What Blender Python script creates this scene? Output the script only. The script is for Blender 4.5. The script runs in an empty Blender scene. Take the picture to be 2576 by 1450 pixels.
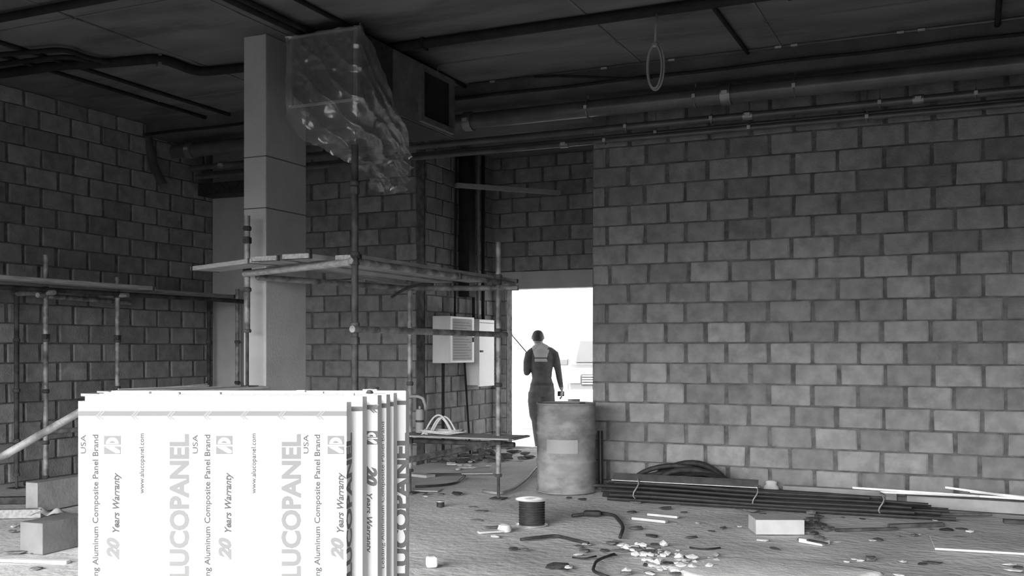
import bpy, bmesh, math, random
from mathutils import Vector, Matrix, noise as mnoise

scene = bpy.context.scene
COL = scene.collection
R = math.radians
# ------------------------------------------------------------------ camera
FPX, CX, HY = 2550.0, 1288.0, 879.0        # focal length, centre column and horizon row of the 2576x1450 frame
TH = R(24.4)                               # the room's long wall is turned this far from the view
HC = 1.38                                  # eye height
cam_d = bpy.data.cameras.new('camera')
cam = bpy.data.objects.new('camera', cam_d); COL.objects.link(cam)
cam.location = (0, 0, HC); cam.rotation_euler = (R(90), 0, TH)
cam_d.sensor_width = 36; cam_d.lens = 36 * FPX / 2576; cam_d.shift_y = (HY - 725) / 2576
cam_d.clip_end = 400
scene.camera = cam
# ------------------------------------------------------------------ sky, daylight, exposure
w = bpy.data.worlds.new('overcast_sky'); scene.world = w; w.use_nodes = True
bg = w.node_tree.nodes['Background']
sky = w.node_tree.nodes.new('ShaderNodeTexSky'); sky.sky_type = 'NISHITA'; sky.sun_disc = False     # hazy sun behind the viewer
sky.sun_elevation = R(38); sky.sun_rotation = R(180); sky.air_density = 1.0; sky.dust_density = 5.0; sky.ozone_density = 1.0
bw = w.node_tree.nodes.new('ShaderNodeRGBToBW')
w.node_tree.links.new(sky.outputs[0], bw.inputs[0]); hz = w.node_tree.nodes.new('ShaderNodeMath'); hz.operation = 'ADD'; hz.inputs[1].default_value = .75     # even haze over the whole sky
w.node_tree.links.new(bw.outputs[0], hz.inputs[0]); w.node_tree.links.new(hz.outputs[0], bg.inputs[0])
bg.inputs[1].default_value = .25
OPEN_X0, OPEN_X1, OPEN_Z1, OPEN_Y = -7.2, 2.2, 3.0, -1.0     # shop-front opening behind the camera
for nm, loc, rot, sx, sy in (('daylight_portal', ((OPEN_X0+OPEN_X1)/2, OPEN_Y-.1, OPEN_Z1/2), (R(90), 0, 0), OPEN_X1-OPEN_X0, OPEN_Z1),
                             ('daylight_portal', (-5.1, 12.75, 1.1), (R(-90), 0, 0), 1.4, 2.2)):
    ld = bpy.data.lights.new(nm, 'AREA'); ld.shape = 'RECTANGLE'; ld.size = sx; ld.size_y = sy
    ld.cycles.is_portal = True
    lo = bpy.data.objects.new(nm, ld); lo.location = loc; lo.rotation_euler = rot; COL.objects.link(lo)
vs = scene.view_settings
vs.view_transform = 'Standard'; vs.look = 'None'; vs.gamma = 1; vs.use_curve_mapping = False
vs.exposure = 2.68
scene.cycles.use_denoising = True; scene.cycles.adaptive_threshold = .04
scene.cycles.max_bounces = 6; scene.cycles.diffuse_bounces = 3; scene.cycles.glossy_bounces = 2; scene.cycles.transmission_bounces = 2; scene.cycles.transparent_max_bounces = 6

# ------------------------------------------------------------------ helpers
FWD = Vector((-math.sin(TH), math.cos(TH), 0)); RGT = Vector((math.cos(TH), math.sin(TH), 0)); UP = Vector((0, 0, 1))
EYE = Vector((0, 0, HC))
def ray(px, py): return FWD + RGT * ((px - CX) / FPX) + UP * ((HY - py) / FPX)
def onD(px, py, d): return EYE + ray(px, py) * d
def onY(px, py, Y): r = ray(px, py); return EYE + r * (Y / r.y)
def onX(px, py, X): r = ray(px, py); return EYE + r * (X / r.x)
def onZ(px, py, Z): r = ray(px, py); return EYE + r * ((Z - HC) / r.z)
def loc3(x, d, z): return RGT * x + FWD * d + UP * z       # lateral, depth, height

rnd = random.Random(7)

def tag(o, label=None, cat=None, group=None, kind=None):
    if label: o['label'] = label
    if cat: o['category'] = cat
    if group: o['group'] = group
    if kind or cat: o['kind'] = kind or 'thing'
    return o
def link(o, parent=None):
    COL.objects.link(o)
    if parent is not None: o.parent = parent
    return o
def empty(name, loc=(0, 0, 0), rz=0.0):
    o = bpy.data.objects.new(name, None); o.location = loc; o.rotation_euler = (0, 0, rz); o.empty_display_size = .1
    return link(o)

class MB:
    def __init__(s): s.v = []; s.f = []
    def add(s, vs_, fs_):
        b = len(s.v); s.v += [Vector(q) for q in vs_]; s.f += [tuple(i + b for i in f) for f in fs_]; return s
    def box(s, c, d, rot=None):
        x, y, z = d[0]/2, d[1]/2, d[2]/2
        p = [Vector(q) for q in ((-x,-y,-z),(x,-y,-z),(x,y,-z),(-x,y,-z),(-x,-y,z),(x,-y,z),(x,y,z),(-x,y,z))]
        if rot is not None:
            m = rot if isinstance(rot, Matrix) else Matrix.Rotation(rot, 3, 'Z')
            p = [m @ q for q in p]
        c = Vector(c)
        return s.add([c + q for q in p], [(0,3,2,1),(4,5,6,7),(0,1,5,4),(1,2,6,5),(2,3,7,6),(3,0,4,7)])
    def b2(s, lo, hi):
        lo, hi = Vector(lo), Vector(hi); return s.box((lo+hi)/2, hi-lo)
    def bar(s, a, b, wd, ht, roll=0):
        a, b = Vector(a), Vector(b); d = b - a; L = d.length; d.normalize()
        side = d.cross(UP)
        if side.length < 1e-4: side = Vector((1,0,0))
        side.normalize(); u = side.cross(d)
        m = Matrix((d, side, u)).transposed()
        if roll: m = m @ Matrix.Rotation(roll, 3, 'X')
        return s.box((a+b)/2, (L, wd, ht), m)
    def tube(s, pts, r, n=10, closed=False, cap=True):
        pts = [Vector(p) for p in pts]; N = len(pts)
        rr = r if isinstance(r, (list, tuple)) else [r]*N
        rings = []; prev = None; b = len(s.v)
        for i, p in enumerate(pts):
            if closed: t = pts[(i+1) % N] - pts[i-1]
            else: t = pts[min(i+1, N-1)] - pts[max(i-1, 0)]
            t.normalize()
            if prev is None:
                u = t.cross(UP)
                if u.length < .05: u = t.cross(Vector((1, 0, 0)))
            else:
                u = prev - t * prev.dot(t)
            u.normalize(); prev = u; q = t.cross(u)
            for k in range(n):
                a = 2*math.pi*k/n; s.v.append(p + (u*math.cos(a) + q*math.sin(a))*rr[i])
        M = N if closed else N-1
        for i in range(M):
            j = (i+1) % N
            for k in range(n):
                l = (k+1) % n
                s.f.append((b+i*n+k, b+i*n+l, b+j*n+l, b+j*n+k))
        if cap and not closed:
            s.f.append(tuple(b+k for k in reversed(range(n)))); s.f.append(tuple(b+(N-1)*n+k for k in range(n)))
        return s
    def lathe(s, prof, c=(0,0,0), n=24):
        c = Vector(c); b = len(s.v); N = len(prof)
        for r, z in prof:
            for k in range(n):
                a = 2*math.pi*k/n; s.v.append(c + Vector((r*math.cos(a), r*math.sin(a), z)))
        for i in range(N-1):
            for k in range(n):
                l = (k+1) % n
                s.f.append((b+i*n+k, b+i*n+l, b+(i+1)*n+l, b+(i+1)*n+k))
        s.f.append(tuple(b+k for k in reversed(range(n)))); s.f.append(tuple(b+(N-1)*n+k for k in range(n)))
        return s
    def rings(s, rr, n=20):            # horizontal ellipses (cx, cy, z, rx, ry)
        b = len(s.v)
        for cx, cy, z, rx, ry in rr:
            for k in range(n):
                a = 2*math.pi*k/n; s.v.append(Vector((cx+rx*math.cos(a), cy+ry*math.sin(a), z)))
        for i in range(len(rr)-1):
            for k in range(n):
                l = (k+1) % n
                s.f.append((b+i*n+k, b+i*n+l, b+(i+1)*n+l, b+(i+1)*n+k))
        s.f.append(tuple(b+k for k in reversed(range(n)))); s.f.append(tuple(b+(len(rr)-1)*n+k for k in range(n)))
        return s
    def grid(s, fn, nu, nv):
        b = len(s.v)
        for j in range(nv+1):
            for i in range(nu+1): s.v.append(Vector(fn(i/nu, j/nv)))
        for j in range(nv):
            for i in range(nu):
                a = b+j*(nu+1)+i; s.f.append((a, a+1, a+nu+2, a+nu+1))
        return s
    def prism(s, poly, y0, y1):        # outline in x,z pushed along y
        n = len(poly); b = len(s.v)
        s.v += [Vector((x, y0, z)) for x, z in poly] + [Vector((x, y1, z)) for x, z in poly]
        s.f.append(tuple(b+k for k in range(n))); s.f.append(tuple(b+n+k for k in reversed(range(n))))
        for k in range(n):
            l = (k+1) % n; s.f.append((b+k, b+n+k, b+n+l, b+l))
        return s
    def mesh(s, name):
        me = bpy.data.meshes.new(name); me.from_pydata([tuple(q) for q in s.v], [], s.f); me.validate()
        bm = bmesh.new(); bm.from_mesh(me); bmesh.ops.recalc_face_normals(bm, faces=bm.faces[:]); bm.to_mesh(me); bm.free()
        return me
    def build(s, name, mat, parent=None, smooth=False, bev=0.0, loc=None, rz=0.0):
        """loc: the geometry is moved so that its origin sits there (world coordinates were used)"""
        if loc is not None and parent is None:
            L = Vector(loc); s.v = [q - L for q in s.v]
        me = s.mesh(name); me.materials.append(mat)
        if smooth:
            for p in me.polygons: p.use_smooth = True
        o = bpy.data.objects.new(name, me)
        if loc is not None and parent is None: o.location = loc
        if rz: o.rotation_euler.z = rz
        link(o, parent)
        if smooth == 'auto':
            m = o.modifiers.new('edge', 'EDGE_SPLIT'); m.split_angle = R(40)
        if bev:
            m = o.modifiers.new('bevel', 'BEVEL'); m.width = bev; m.segments = 2; m.limit_method = 'ANGLE'
        return o
def under(parent, q):                  # world point -> parent's local frame (parents here carry location + z rotation only)
    return Matrix.Rotation(-parent.rotation_euler.z, 3, 'Z') @ (Vector(q) - parent.location)

# ------------------------------------------------------------------ materials (the photograph is black and white)
def mat(name, col, rough=.85, var=.25, scale=6.0, detail=3, bump=.0, bscale=30, rand=0.0, metal=0.0, spec=.3, stain=0.0, stain_scale=1.5, stretch=(1,1,1), lo=.35, hi=.65):
    m = bpy.data.materials.new(name); m.use_nodes = True
    nt = m.node_tree; N = nt.nodes; Lk = nt.links; bs = N['Principled BSDF']
    bs.inputs['Roughness'].default_value = rough; bs.inputs['Metallic'].default_value = metal
    bs.inputs['Specular IOR Level'].default_value = spec
    tc = N.new('ShaderNodeTexCoord'); oi = N.new('ShaderNodeObjectInfo')
    sc = N.new('ShaderNodeVectorMath'); sc.operation = 'SCALE'; sc.inputs[0].default_value = (37.1, 61.7, 23.3)
    Lk.new(oi.outputs['Random'], sc.inputs['Scale'])
    ad = N.new('ShaderNodeVectorMath'); ad.operation = 'ADD'
    Lk.new(tc.outputs['Object'], ad.inputs[0]); Lk.new(sc.outputs[0], ad.inputs[1])
    mp = N.new('ShaderNodeMapping'); mp.inputs['Scale'].default_value = stretch; Lk.new(ad.outputs[0], mp.inputs[0])
    nz = N.new('ShaderNodeTexNoise'); nz.inputs['Scale'].default_value = scale; nz.inputs['Detail'].default_value = detail
    Lk.new(mp.outputs[0], nz.inputs['Vector'])
    mr = N.new('ShaderNodeMapRange'); mr.inputs['From Min'].default_value = lo; mr.inputs['From Max'].default_value = hi
    mr.inputs['To Min'].default_value = 1-var; mr.inputs['To Max'].default_value = 1+var
    Lk.new(nz.outputs['Fac'], mr.inputs['Value'])
    val = mr.outputs[0]
    def mul(a, b):
        q = N.new('ShaderNodeMath'); q.operation = 'MULTIPLY'; Lk.new(a, q.inputs[0])
        if isinstance(b, float): q.inputs[1].default_value = b
        else: Lk.new(b, q.inputs[1])
        return q.outputs[0]
    if rand:
        rr = N.new('ShaderNodeMapRange'); rr.inputs['To Min'].default_value = 1-rand; rr.inputs['To Max'].default_value = 1+rand
        Lk.new(oi.outputs['Random'], rr.inputs['Value']); val = mul(val, rr.outputs[0])
    if stain:
        n2 = N.new('ShaderNodeTexNoise'); n2.inputs['Scale'].default_value = stain_scale; n2.inputs['Detail'].default_value = 4
        n2.inputs['Roughness'].default_value = .65
        Lk.new(mp.outputs[0], n2.inputs['Vector'])
        r2 = N.new('ShaderNodeMapRange'); r2.inputs['From Min'].default_value = .5; r2.inputs['From Max'].default_value = .68
        r2.inputs['To Min'].default_value = 1; r2.inputs['To Max'].default_value = 1-stain
        Lk.new(n2.outputs['Fac'], r2.inputs['Value']); val = mul(val, r2.outputs[0])
    val = mul(val, float(col))
    cb = N.new('ShaderNodeCombineColor')
    for i in range(3): Lk.new(val, cb.inputs[i])
    Lk.new(cb.outputs[0], bs.inputs['Base Color'])
    if bump:
        n3 = N.new('ShaderNodeTexNoise'); n3.inputs['Scale'].default_value = bscale; n3.inputs['Detail'].default_value = 2
        Lk.new(mp.outputs[0], n3.inputs['Vector'])
        bp = N.new('ShaderNodeBump'); bp.inputs['Strength'].default_value = bump; bp.inputs['Distance'].default_value = .02
        Lk.new(n3.outputs['Fac'], bp.inputs['Height']); Lk.new(bp.outputs[0], bs.inputs['Normal'])
    return m
M_block = mat('concrete_block', .27, .95, .14, 9, bump=.35, bscale=60, rand=.22, stain=.22, stain_scale=4)
M_mortar = mat('mortar', .13, .95, .3, 12, bump=.5, bscale=40)
M_plaster = mat('column_plaster', .46, .9, .10, 3, bump=.15, bscale=40, stain=.12, stain_scale=3)
M_slab = mat('ceiling_concrete', .165, .95, .22, 1.6, detail=5, bump=.2, bscale=12, stain=.45, stain_scale=1.1, stretch=(.55, 1.6, 1))
M_beam = mat('beam_concrete', .10, .95, .2, 3, bump=.2)
M_floor = mat('dusty_floor', .66, .97, .16, 1.1, detail=5, bump=.5, bscale=18, stain=.22, stain_scale=.8)
M_sand = mat('sand_outside', .5, 1, .1, 1, bump=.3)
M_absorber = mat('absorber', .025, .95, .2, 3)  # near black, soaks up bounced light on ground out of view
M_black = mat('black_insulation', .018, .75, .3, 8)
M_dark = mat('dark_cable', .035, .6, .3, 20)
M_pipe = mat('painted_pipe', .10, .28, .2, 5, spec=.6)
M_galv = mat('galvanised_sheet', .30, .42, .2, 7, metal=.75)
M_bright = mat('bright_metal', .75, .3, .1, 10, metal=.6)
M_tube = mat('scaffold_tube', .30, .6, .45, 9, metal=.25, stain=.55, stain_scale=7)
M_rust = mat('rusty_iron', .07, .75, .4, 12, rand=.2)
M_plank = mat('scaffold_plank', .36, .85, .2, 5, stretch=(1, 8, 8), rand=.2, bump=.2)
M_white = mat('white_film', .76, .45, .02, 3, spec=.4)
M_print = mat('grey_print', .135, .6, .02, 3)
M_printf = mat('faint_print', .18, .6, .02, 3)
M_printd = mat('dark_print', .05, .6, .02, 3)
M_box = mat('white_enamel', .78, .4, .05, 3, spec=.5)
M_line = mat('pale_ink', .38, .9, .02, 3)
M_paper = mat('paper_list', .62, .9, .05, 3)
M_drum = mat('worn_drum_paint', .27, .7, .35, 4, stain=.4, stain_scale=3, bump=.1, lo=.3, hi=.7, stretch=(1,1,1.8))
M_foam = mat('pale_block', .50, .9, .08, 6, bump=.2)
M_scrapw = mat('pale_scrap', .60, .8, .15, 8, rand=.25)
M_scrapd = mat('dark_scrap', .12, .9, .3, 8, rand=.5)
M_cloth = mat('dark_overall', .06, .95, .2, 10)
M_vest = mat('vest_panel', .32, .9, .1, 10)
M_skin = mat('skin', .22, .6, .08, 12)
M_hair = mat('hair', .03, .7, .2, 30)
M_wire = mat('grey_cable', .30, .6, .1, 10)
M_lwire = mat('pale_cable', .55, .6, .1, 10)
M_car = mat('car_paint', .075, .3, .03, 2, spec=.5)
M_glass = mat('car_glass', .05, .08, .05, 2, spec=.8)
M_tyre = mat('tyre', .03, .9, .1, 10)
M_conc = mat('grey_concrete', .36, .9, .12, 6, bump=.2)
M_crust = mat('cement_crust', .78, .95, .1, 5, bump=.3)
M_aac = mat('aerated_concrete', .19, .95, .12, 6, bump=.2)
M_bar = mat('black_steel', .022, .45, .3, 12, rand=.3, spec=.5)
M_card = mat('cardboard', .40, .9, .08, 5)

def film_material():
    m = bpy.data.materials.new('plastic_film'); m.use_nodes = True; nt = m.node_tree; N = nt.nodes; Lk = nt.links
    N.remove(N['Principled BSDF']); out = N['Material Output']
    tr = N.new('ShaderNodeBsdfTransparent'); tr.inputs[0].default_value = (.86, .86, .86, 1)
    gl = N.new('ShaderNodeBsdfGlossy'); gl.inputs['Roughness'].default_value = .22; gl.inputs['Color'].default_value = (.9, .9, .9, 1)
    df = N.new('ShaderNodeBsdfDiffuse'); df.inputs[0].default_value = (.75, .75, .75, 1)
    tl = N.new('ShaderNodeBsdfTranslucent'); tl.inputs[0].default_value = (.7, .7, .7, 1)
    m1 = N.new('ShaderNodeMixShader'); m1.inputs[0].default_value = .5; Lk.new(df.outputs[0], m1.inputs[1]); Lk.new(tl.outputs[0], m1.inputs[2])
    m2 = N.new('ShaderNodeMixShader'); m2.inputs[0].default_value = .5; Lk.new(m1.outputs[0], m2.inputs[1]); Lk.new(gl.outputs[0], m2.inputs[2])
    m3 = N.new('ShaderNodeMixShader'); m3.inputs[0].default_value = .47; Lk.new(tr.outputs[0], m3.inputs[1]); Lk.new(m2.outputs[0], m3.inputs[2])
    Lk.new(m3.outputs[0], out.inputs['Surface'])
    return m
M_film = film_material()

# ------------------------------------------------------------------ the setting
CEIL = 4.0
YB, YC, YF, XD, XL, XB0 = 9.85, 10.5, 12.6, -6.0, -8.73, -3.57
DOOR0, DOOR1, DOORZ = -5.79, -4.30, 2.20

mb = MB()
def floor_fn(u, v):
    x = -9.2 + u*16.2; y = -3.4 + v*16.3
    h = (mnoise.noise(Vector((x*.9, y*.9, 0)))*.010 + mnoise.noise(Vector((x*3.1, y*3.1, 5)))*.006)
    if y > 12.2: h += .05*math.exp(-((x+5.2)**2)/.5)*min(1, (y-12.2)/.3)
    return (x, y, h - .008)
mb.grid(floor_fn, 160, 160)
fl = mb.build('floor', M_floor, smooth=True); tag(fl, 'dusty grey concrete floor littered with scraps', 'floor', kind='structure')
tag(MB().b2((-8.7, -3.2, .0), (6.4, 3.6, .012)).b2((1.9, 3.6, .0), (6.4, 9.8, .012)).build('floor_absorber', M_absorber), 'black sheet added on the unseen floor to soak up bounced light', 'floor', kind='structure')  # added out of view to keep bounced light off walls and ceiling
mb = MB()
def out_fn(u, v):
    x = -60 + u*130; y = 12.9 + v*80
    return (x, y, -.10 + mnoise.noise(Vector((x*.4, y*.4, 3)))*.02)
mb.grid(out_fn, 130, 80)
tag(mb.build('ground_outside', M_sand, smooth=True), 'bright sandy yard beyond the doorway', 'ground', kind='structure')
mb = MB().b2((-60, -60, -.4), (70, -3.35, -.06))
tag(mb.build('ground_forecourt', M_absorber), 'unseen asphalt forecourt behind the open front', 'ground', kind='structure')  # unseen ground, made near black so the upper walls stay dark

mb = MB().b2((-9.2, -3.2, CEIL), (7, 13, CEIL+.25))
ceil = mb.build('ceiling', M_slab); tag(ceil, 'bare stained concrete ceiling slab with formwork marks', 'ceiling', kind='structure')
# raised formwork fins left where the shutter boards met (real relief, a few millimetres)
def fin(a, b, wd=.02):
    q = MB().bar(a, b, wd, .012); return q.build('formwork_fin', M_slab, ceil)
for X in (-7.6, -6.45, -5.2, -2.75, -1.5):
    fin((X, -3, CEIL-.002), (X, 8.9, CEIL-.002))
for Y in (2.2, 4.6, 5.85, 8.2):
    fin((-8.7, Y, CEIL-.002), (6, Y, CEIL-.002))
mb = MB().b2((-8.73, 8.95, 3.85), (6.4, 9.84, 4.005))
tag(mb.build('ceiling_beam', M_beam), 'shallow concrete beam under the ceiling along the block wall', 'beam', kind='structure')

# concrete block meshes, a handful of variants
def block_mesh(i):
    q = random.Random(100+i); me = bpy.data.meshes.new('block'); bm = bmesh.new()
    bmesh.ops.create_cube(bm, size=1)
    bmesh.ops.bevel(bm, geom=bm.edges[:], offset=.035, segments=1, affect='EDGES')
    for v in bm.verts:
        v.co.x = v.co.x*(.385-q.uniform(0, .012)) + q.uniform(-.003, .003)
        v.co.z = v.co.z*.189 + q.uniform(-.003, .003)
        v.co.y = v.co.y*.2 + q.uniform(-.003, .003)
    bm.to_mesh(me); bm.free(); me.materials.append(M_block); return me
BLK = [block_mesh(i) for i in range(8)]
COURSE = .2; PITCH = .408; Z0 = -.16

def block_wall(name, label, p0, ang, length, off, holes=(), stuff_from=None, zmax=CEIL, thick=.2):
    """p0: start of the outer (visible) face on the ground; ang: heading of the wall; the body lies to the left of the heading's normal."""
    d = Vector((math.cos(ang), math.sin(ang), 0)); nrm = Vector((math.sin(ang), -math.cos(ang), 0))   # nrm points to the viewer
    p0 = Vector((p0[0], p0[1], 0))
    mb = MB()
    def core(s0, s1, z0, z1):
        c = p0 + d*((s0+s1)/2) - nrm*(thick/2) + UP*((z0+z1)/2)
        mb.box(c, (s1-s0, thick-.026, z1-z0), ang)
    cuts = sorted(holes); s = .01
    for (a, b, z0, z1) in cuts:
        core(s, a-.01, 0, zmax); core(a-.01, b+.01, z1+.01, zmax)
        if z0 > 0: core(a, b, 0, z0)
        s = b+.01
    core(s, length-.01, 0, zmax)
    wall = mb.build(name, M_mortar); tag(wall, label, 'wall', kind='structure')
    rest = MB(); nrest = 0
    k = 0; z = Z0
    while z < zmax-.02:
        z1 = min(z+COURSE, zmax); zl = max(z, -.02)
        s = off + (PITCH/2 if k % 2 else 0) + rnd.uniform(-.02, .02)
        while s > 0: s -= PITCH
        while s < length:
            segs = [(max(s, 0), min(s+PITCH, length))]
            for (a, b, h0, h1) in holes:
                new = []
                for (u0, u1) in segs:
                    if (z+z1)/2 > h0 and (z+z1)/2 < h1-.001 and u1 > a and u0 < b:
                        if u0 < a: new.append((u0, a))
                        if u1 > b: new.append((b, u1))
                    else: new.append((u0, u1))
                segs = new
            for (u0, u1) in segs:
                L = u1-u0
                if L < .05 or z1-zl < .03: continue
                c = p0 + d*((u0+u1)/2) - nrm*(thick/2) + nrm*rnd.uniform(-.004, .005) + UP*((zl+z1)/2)
                if stuff_from is not None and (u0 >= stuff_from if stuff_from > 0 else u1 <= -stuff_from):
                    rest.box(c, (L-.02, thick, z1-zl-.012), ang); nrest += 1; continue
                o = bpy.data.objects.new('block', BLK[rnd.randrange(8)])
                o.location = c; o.rotation_euler = (rnd.uniform(-.006, .006), rnd.uniform(-.006, .006), ang + rnd.choice((0, math.pi)))
                o.scale = (max(.1, (L-rnd.uniform(.026, .044))/.380), 1, (z1-zl)/COURSE)
                link(o, wall)
            s += PITCH
        z += COURSE; k += 1
    if nrest:
        o = rest.build('block_field', M_block, wall); o['kind'] = 'stuff'
    return wall

wallB = block_wall('wall_right', 'grey concrete block wall behind the pipe bundle', (XB0, YB), 0, 10.0, (-3.182-XB0), stuff_from=5.5)
wallC = block_wall('wall_back', 'block wall behind the scaffold, left of the white boxes', (XL, YC), 0, XD-XL, .19)
wallD = block_wall('wall_recess', 'block wall carrying the white boxes in the recess', (XD, YC+.2), R(90), YF-YC-.2, .05)
wallF = block_wall('wall_door', 'block wall pierced by the bright doorway', (XD-.2, YF), 0, XB0+.2-XD+.2, .3,
                   holes=((DOOR0-XD+.2, DOOR1-XD+.2, 0, DOORZ+.24),))
wallL = block_wall('wall_left', 'dim block wall beside the far scaffold', (XL, -3.0), R(90), YC+3.0, .1, stuff_from=-8.2)
# lintel over the door, plain return and side walls
tag(MB().b2((DOOR0-.15, YF-.012, DOORZ), (DOOR1+.2, YF+.2, DOORZ+.235)).build('lintel', M_plaster, bev=.006), 'concrete lintel above the bright doorway', 'lintel', kind='structure')
tag(MB().b2((XB0+.03, YB+.2, 0), (XB0+.2, YF, CEIL)).build('wall_return', M_plaster), 'plain return wall behind the block wall end', 'wall', kind='structure')
tag(MB().b2((6.43, -3.2, 0), (6.63, YB+.2, CEIL)).build('wall_side', M_beam), 'plain plastered wall out to the side', 'wall', kind='structure')
mb = MB()
mb.b2((-8.93, OPEN_Y-.2, 0), (OPEN_X0, OPEN_Y, CEIL)); mb.b2((OPEN_X1, OPEN_Y-.2, 0), (6.63, OPEN_Y, CEIL))
mb.b2((OPEN_X0, OPEN_Y-.2, OPEN_Z1), (OPEN_X1, OPEN_Y, CEIL))
tag(mb.build('wall_front', M_beam), 'front wall with a wide open shop front', 'wall', kind='structure')
tag(MB().b2((-7.5, YF+.2, 2.55), (-2.5, YF+3.2, 2.7)).build('skylight_blocker', M_plaster), 'unseen canopy outside over the doorway', 'blocker', kind='structure')  # added out of view to cut the sky light entering the door
# main column, corner pilaster, low partition
CXA, CXB, CYA, CYB = -5.56, -5.33, 6.81, 7.37
col = MB().b2((CXA, CYA, 0), (CXB, CYB, CEIL)).build('column', M_plaster, bev=.008)
tag(col, 'tall plastered concrete column rising through the scaffold', 'column', kind='structure')
for zz in (2.98, 2.55):     # pour joints
    MB().b2((CXA-.003, CYA-.003, zz), (CXB+.003, CYB+.003, zz+.008)).build('pour_joint', M_beam, col)
tag(MB().b2((XL+.01, 10.08, 0), (-8.15, YC+.01, CEIL)).build('column_corner', M_plaster, bev=.006), 'plastered pilaster in the dark far corner', 'column', kind='structure')
lw = MB().b2((CXA, 5.15, 0), (CXB, CYA-.005, 1.055)).build('wall_low', M_plaster, bev=.004)
tag(lw, 'low partition wall running up to the column', 'wall', kind='structure')
tag(MB().b2((CXA-.03, 5.13, 1.055), (CXB+.03, CYA-.005, 1.075)).build('coping_slab', M_foam, bev=.003), 'thin pale coping slab along the low partition', 'coping', kind='structure')

# ------------------------------------------------------------------ aluminium panel stack, square to the viewer
def text_mesh(body, size, bold=0.0, shear=0.0, space=1.0, align='LEFT'):
    cu = bpy.data.curves.new('lettering', 'FONT'); cu.body = body; cu.size = size; cu.offset = bold; cu.shear = shear
    cu.space_character = space; cu.align_x = align; cu.resolution_u = 3; cu.fill_mode = 'FRONT'
    ob = bpy.data.objects.new('tmp_text', cu); COL.objects.link(ob)
    dg = bpy.context.evaluated_depsgraph_get(); me = bpy.data.meshes.new_from_object(ob.evaluated_get(dg))
    bpy.data.objects.remove(ob); bpy.data.curves.remove(cu)
    return me
TXT = {}
def lettering(body, size, mat_, parent, x, y, z, bold=0.0, shear=0.0, fit=None, side=False, down=False):
    """vertical lettering reading upwards; x is the column's right-hand (baseline) edge, z its lowest point.
    side=True lays it on the flange that faces along +x (y then runs into the depth); down=True reads downwards."""
    key = (body, size, bold, shear, mat_.name)
    if key not in TXT:
        me = text_mesh(body, size, bold, shear); me.name = 'lettering'; me.materials.clear(); me.materials.append(mat_)
        xs = [v.co.x for v in me.vertices]; TXT[key] = (me, max(xs)-min(xs))
    me, wd = TXT[key]
    o = bpy.data.objects.new('lettering', me); link(o, parent)
    rot = Matrix.Rotation(R(90), 4, 'X')                      # stand it up, facing -y
    rot = Matrix.Rotation(R(-90), 4, 'Y') @ rot               # turn to read upwards
    if down: rot = Matrix.Rotation(R(180), 4, 'Y') @ rot
    if side: rot = Matrix.Rotation(R(90)-math.atan2(SPL, FLG), 4, 'Z') @ rot; x += y*SPL/FLG
    s = fit/wd if fit else 1.0
    o.matrix_local = Matrix.Translation((x, y, z)) @ rot @ Matrix.Diagonal((s, 1, 1, 1))
    return o
D0 = 2.8
K = D0/FPX                                        # metres per pixel on the front panel
def fx(px): return (px-CX)*K
def fz(py): return HC-(py-HY)*K
FLG = .045; SPL = .006
def panel(i, px0, px1, ztop, label, prints):
    d = D0 + i*.082
    x0, x1 = (px0-CX)*d/FPX, (px1-CX)*d/FPX
    base = loc3((x0+x1)/2, d, 0)
    t = empty('composite_panel', base, TH); tag(t, label, 'panel', 'film-wrapped folded panels stacked on edge')
    h = (x1-x0)/2
    q = MB().b2((-h, 0, .0), (h, .004, ztop)); q.build('face_sheet', M_white, t)
    for s in (-1, 1):
        o_ = s*SPL                                        # the folded edge springs open a little
        q = MB().add([(s*h, 0, 0), (s*h+o_, FLG, 0), (s*h+o_-s*.004, FLG, 0), (s*h-s*.004, .004, 0), (s*h, 0, ztop-.002), (s*h+o_, FLG, ztop-.004), (s*h+o_-s*.004, FLG, ztop-.004), (s*h-s*.004, .004, ztop-.002)],
                     [(0, 1, 2, 3), (4, 7, 6, 5), (0, 4, 5, 1), (1, 5, 6, 2), (2, 6, 7, 3), (3, 7, 4, 0)]); q.build('side_flange', M_white, t)
    q = MB().b2((-h+.006, .004, ztop-.004), (h-.006, FLG*.7, ztop)); q.build('top_flange', M_white, t)
    return t, h, d
def logo(parent, x, z, w_, side=False, y=-.0012):
    """square mark: dark tile with a diagonal and a rounded letter left pale"""
    s = w_
    def put(poly, m_, dy):
        if side: vs = [(dy_, 0, 0) for dy_ in ()]
        q = MB()
        if side: q.add([(x+dy, y+a, z+b) for a, b in poly], [tuple(range(len(poly)))])
        else: q.add([(x+a, y-dy, z+b) for a, b in poly], [tuple(range(len(poly)))])
        q.build('logo', m_, parent)
    put([(0, 0), (s, 0), (s, .46*s), (0, .46*s)], M_print, 0)
    put([(0, .56*s), (s, .56*s), (s, 1.1*s), (0, 1.1*s)], M_print, 0)
    put([(.1*s, .42*s), (.72*s, .06*s), (.95*s, .06*s), (.95*s, .2*s), (.6*s, .44*s)], M_white, .0006)
    arc = [(.5*s+.38*s*math.cos(R(a)), .62*s+.38*s*math.sin(R(a))) for a in range(0, 181, 20)]
    put(arc, M_white, .0006)
    arc = [(.5*s+.17*s*math.cos(R(a)), .66*s+.14*s*math.sin(R(a))) for a in range(0, 181, 30)]
    put(arc, M_print, .0012)
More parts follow.
